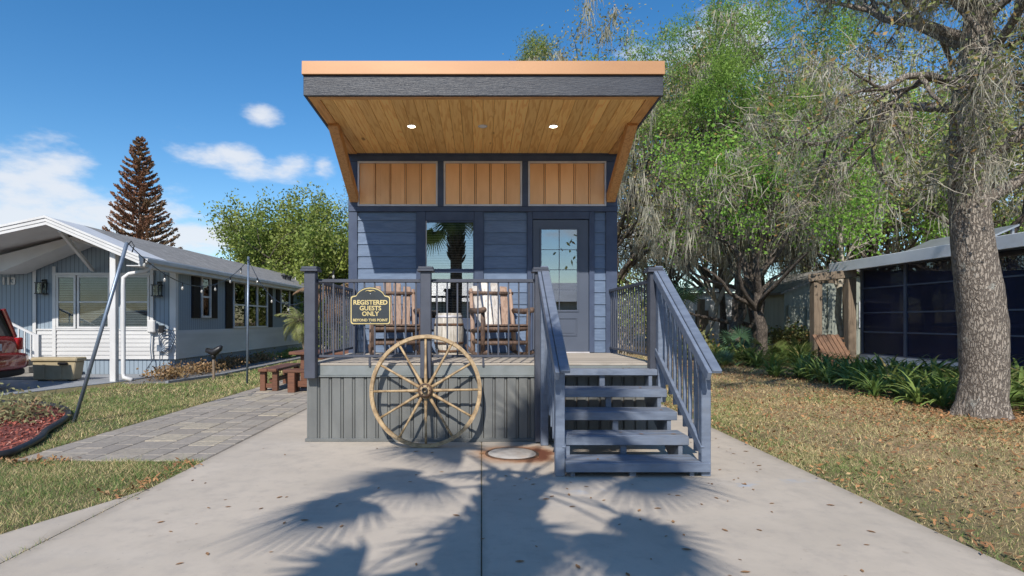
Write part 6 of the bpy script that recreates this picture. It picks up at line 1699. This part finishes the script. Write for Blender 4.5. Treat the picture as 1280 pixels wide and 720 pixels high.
# dry bush and pale spiky grass in the mulch bed
n = 1500; C = rg.normal(0, 1, (n, 3)) * np.array([0.42, 0.35, 0.12]) + np.array([0, 0, 0.12]); C[:, 2] = np.abs(C[:, 2]) + 0.02
V, F = leaf_quads(C, 0.08, 0.03, rg)
tag(link('dry_bush', np_mesh('dry_bush', V, F, 'leaf_grey'), (-6.95, 1.35, 0.02)), 'low grey brown dry bush in the red mulch', 'plant')
sgp = empty('spiky_grass', (-6.75, 1.75, 0.02), 'pale dry spiky grass tuft in the mulch bed', 'plant')
for k in range(26):
    v, f = LEAFS[k % 4]; q = bpy.data.objects.new('blade', np_mesh('blade', v * np.array([0.55, 0.35, 0.55]), f, 'frond_dead', True) if k < 4 else bpy.data.objects['blade' if k % 4 == 0 else 'blade.00%d' % (k % 4)].data)
    COL.objects.link(q); q.parent = sgp; q.rotation_euler = (0, rg.uniform(-0.4, 0.5), k * 2.4)

# ---- grass blades on the lawns
def grass(regions, name, label, seed, hmul=1.0):
    rg = np.random.default_rng(seed); Vs = []
    for (x0, x1, y0, y1, dens, h, w) in regions:
        n = int((x1 - x0) * (y1 - y0) * dens)
        p = np.stack([rg.uniform(x0, x1, n), rg.uniform(y0, y1, n)], 1)
        ok = ~((p[:, 0] > DX0 + rg.uniform(0, 0.02, n)) & (p[:, 0] < DX1 - rg.uniform(0, 0.05, n) * (np.sin(p[:, 1] * 5) > -0.2))) & ~((p[:, 0] > -4.88) & (p[:, 0] < DX0 + 0.1) & (p[:, 1] > -0.90) & (p[:, 1] < 8.25))
        ok &= ~in_poly(p[:, 0], p[:, 1], bl) & ~in_poly(p[:, 0], p[:, 1], fl)
        ok &= ~((p[:, 0] < -6.75) & (p[:, 1] > 6.3)) & ~((p[:, 0] < -8.3) & (p[:, 1] > 3.0)) & (p[:, 1] > -9.4)
        # keep in the camera's neighbourhood
        d = p[:, 1] + 6.8
        ok &= (p[:, 0] > -0.98 * d - 0.6) & (p[:, 0] < 1.08 * d + 0.8)
        # worn patches
        wear = 0.5 + 0.5 * np.sin(p[:, 0] * 1.7 + 2 * np.sin(p[:, 1] * 0.9)) * np.sin(p[:, 1] * 1.3 + 1.5 * np.sin(p[:, 0] * 0.8 + 1))
        ok &= rg.uniform(0, 1, n) < np.where(p[:, 0] > 3, np.clip(1.25 * wear - 0.12, 0.28, 1), 0.45 + 0.55 * wear)
        p = p[ok]; n = len(p)
        a = rg.uniform(0, 6.283, n); hh = h * rg.uniform(0.45, 1.25, n) * (0.75 + 0.5 * np.sin(p[:, 0] * 4.1 + np.sin(p[:, 1] * 5.3)) ** 2) * np.where(rg.uniform(0, 1, n) < 0.025, 1.9, 1.0); ww = w * rg.uniform(0.7, 1.3, n); ln = rg.normal(0, 0.75, (n, 2)) * hh[:, None]
        b = np.concatenate([p, np.full((n, 1), -0.014)], 1); u = np.stack([np.cos(a) * ww, np.sin(a) * ww, np.zeros(n)], 1) / 2
        tip = b + np.concatenate([ln, hh[:, None]], 1)
        Vs.append(np.stack([b - u, b + u, tip], 1).reshape(-1, 3))
    V = np.concatenate(Vs); F = np.arange(len(V)).reshape(-1, 3)
    return tag(link(name, np_mesh(name, V, F, 'grass')), label, 'grass', kind='stuff')
grass([(-6, -2.8, -3.6, 0.0, 9000, 0.042, 0.0042), (-10.5, -4.8, 0.0, 4.0, 3200, 0.045, 0.0065), (-9, -4.8, 4.0, 9.0, 1100, 0.055, 0.012), (-7, -2.2, 9.0, 20, 420, 0.06, 0.02)],
      'left_lawn', 'short green and straw coloured lawn left of the driveway', 5)
grass([(3.1, 8.5, -4.0, -0.5, 6500, 0.036, 0.0042), (3.1, 7.6, -0.5, 4.0, 2800, 0.042, 0.007), (3.1, 8.0, 4.0, 9.0, 800, 0.05, 0.013), (3.1, 12, 9.0, 17, 200, 0.05, 0.022)],
      'right_lawn', 'thin dry lawn right of the driveway', 6)
# leaf litter on the right lawn
rg = np.random.default_rng(44)
def litter_pts(n):
    p = np.stack([rg.uniform(3.2, 10.5, n), rg.uniform(-4.5, 14, n)], 1); k = 0.30 + 0.70 * np.clip((p[:, 0] - 3.2) / 4, 0, 1) * (0.5 + 0.5 * np.sin(p[:, 0] * 1.1 + np.sin(p[:, 1] * 0.8) * 2))
    return p[rg.uniform(0, 1, n) < k]
pa = rg.uniform(0, 6.283, 1500); pr_ = 0.42 + np.abs(rg.normal(0, 0.8, 1500)); foot = np.stack([7.56 + pr_ * np.cos(pa), 1.85 + pr_ * np.sin(pa)], 1)
V, F = flat_chips(np.concatenate([litter_pts(34000), foot]), 0.014, 0.06, 0.026, rg, 0.35)
tag(link('leaf_litter', np_mesh('leaf_litter', V, F, 'litter')), 'brown oak leaf litter scattered over the right lawn', 'leaf litter', kind='stuff')
q = np.concatenate([np.stack([rg.normal(DX1 + 0.10, 0.06, 500), rg.uniform(-4.5, 8, 500)], 1), np.stack([rg.normal(DX0 - 0.12, 0.07, 130), rg.uniform(-2.2, -0.9, 130)], 1), np.stack([rg.uniform(-5.3, -4.2, 200), rg.normal(-0.98, 0.08, 200)], 1)])
V, F = flat_chips(q, 0.008, 0.055, 0.024, rg, 0.4)
tag(link('edge_litter', np_mesh('edge_litter', V, F, 'litter')), 'dry leaves gathered along the driveway edges', 'leaf litter', kind='stuff')
# countable fallen leaves on the concrete
lms = []
for k in range(5):
    L, W = (0.065, 0.026) if k < 3 else (0.05, 0.02); n = 6; V = []; F = []
    cv = rg.uniform(0.1, 0.5)
    for i in range(n + 1):
        t = i / n; wv = W * math.sin(math.pi * min(max(t, 0.03), 0.97)) ** 0.8 / 2; zc = 0.010 * cv * 4 * (t - 0.5) ** 2
        V += [(L * (t - 0.5), -wv, zc + 0.35 * wv), (L * (t - 0.5), 0, zc), (L * (t - 0.5), wv, zc + 0.35 * wv)]
    for i in range(n):
        for j in range(2): F.append((i * 3 + j, i * 3 + j + 1, i * 3 + j + 4, i * 3 + j + 3))
    lms.append(np_mesh('fallen_leaf', np.array(V), np.array(F), 'fallen', True))
k = 0
while k < 130:
    if k < 85: x0, y0 = rg.normal(1.6, 1.0), rg.uniform(-4.0, 0.4)
    else: x0, y0 = rg.uniform(-2.7, 3.0), rg.uniform(-3.9, -0.2)
    if not (-2.75 < x0 < 3.05) or (0.6 < x0 < 2.2 and y0 > -1.65) or (x0 < 2.2 and y0 > -0.35): continue
    o = link('fallen_leaf', lms[k % 5], (x0, y0, 0.003)); o.rotation_euler = (0, 0, rg.uniform(0, 6.28)); s = rg.uniform(0.45, 0.95); o.scale = (s, s, s)
    tag(o, 'small curled brown oak leaf lying on the concrete driveway', 'leaf', 'fallen leaves on the concrete driveway'); k += 1
# a few leaves on the treads
for k in range(10):
    z, yf = TR[rg.integers(0, 5)]
    o = link('fallen_leaf', lms[k % 5], (rg.uniform(0.9, 1.95), yf + rg.uniform(0.07, 0.2), z + 0.003)); o.rotation_euler = (0, 0, rg.uniform(0, 6.28))
    o.scale = (0.8, 0.8, 0.8); tag(o, 'small curled brown oak leaf lying on a stair tread', 'leaf', 'fallen leaves on the stair treads')

# ---- trees behind the viewpoint (they show in the glass and shade the yard)
BG = 'trees across the street'
for k, (x0, y0, H, s, lb) in enumerate(((-9, -22, 8, 4, 'dark round oak across the street to the left'), (12, -23, 8, 4.5, 'dark round oak across the street to the right'), (-22, -30, 9, 5, 'dark oak far along the street'))):
    oak(300 + k, (x0, y0, 0), H, s, 'leaf_oak', lb, per=24, lsp=0.45, lw=(0.34, 0.22), trunkH=0.3, limbs=8, group=BG)
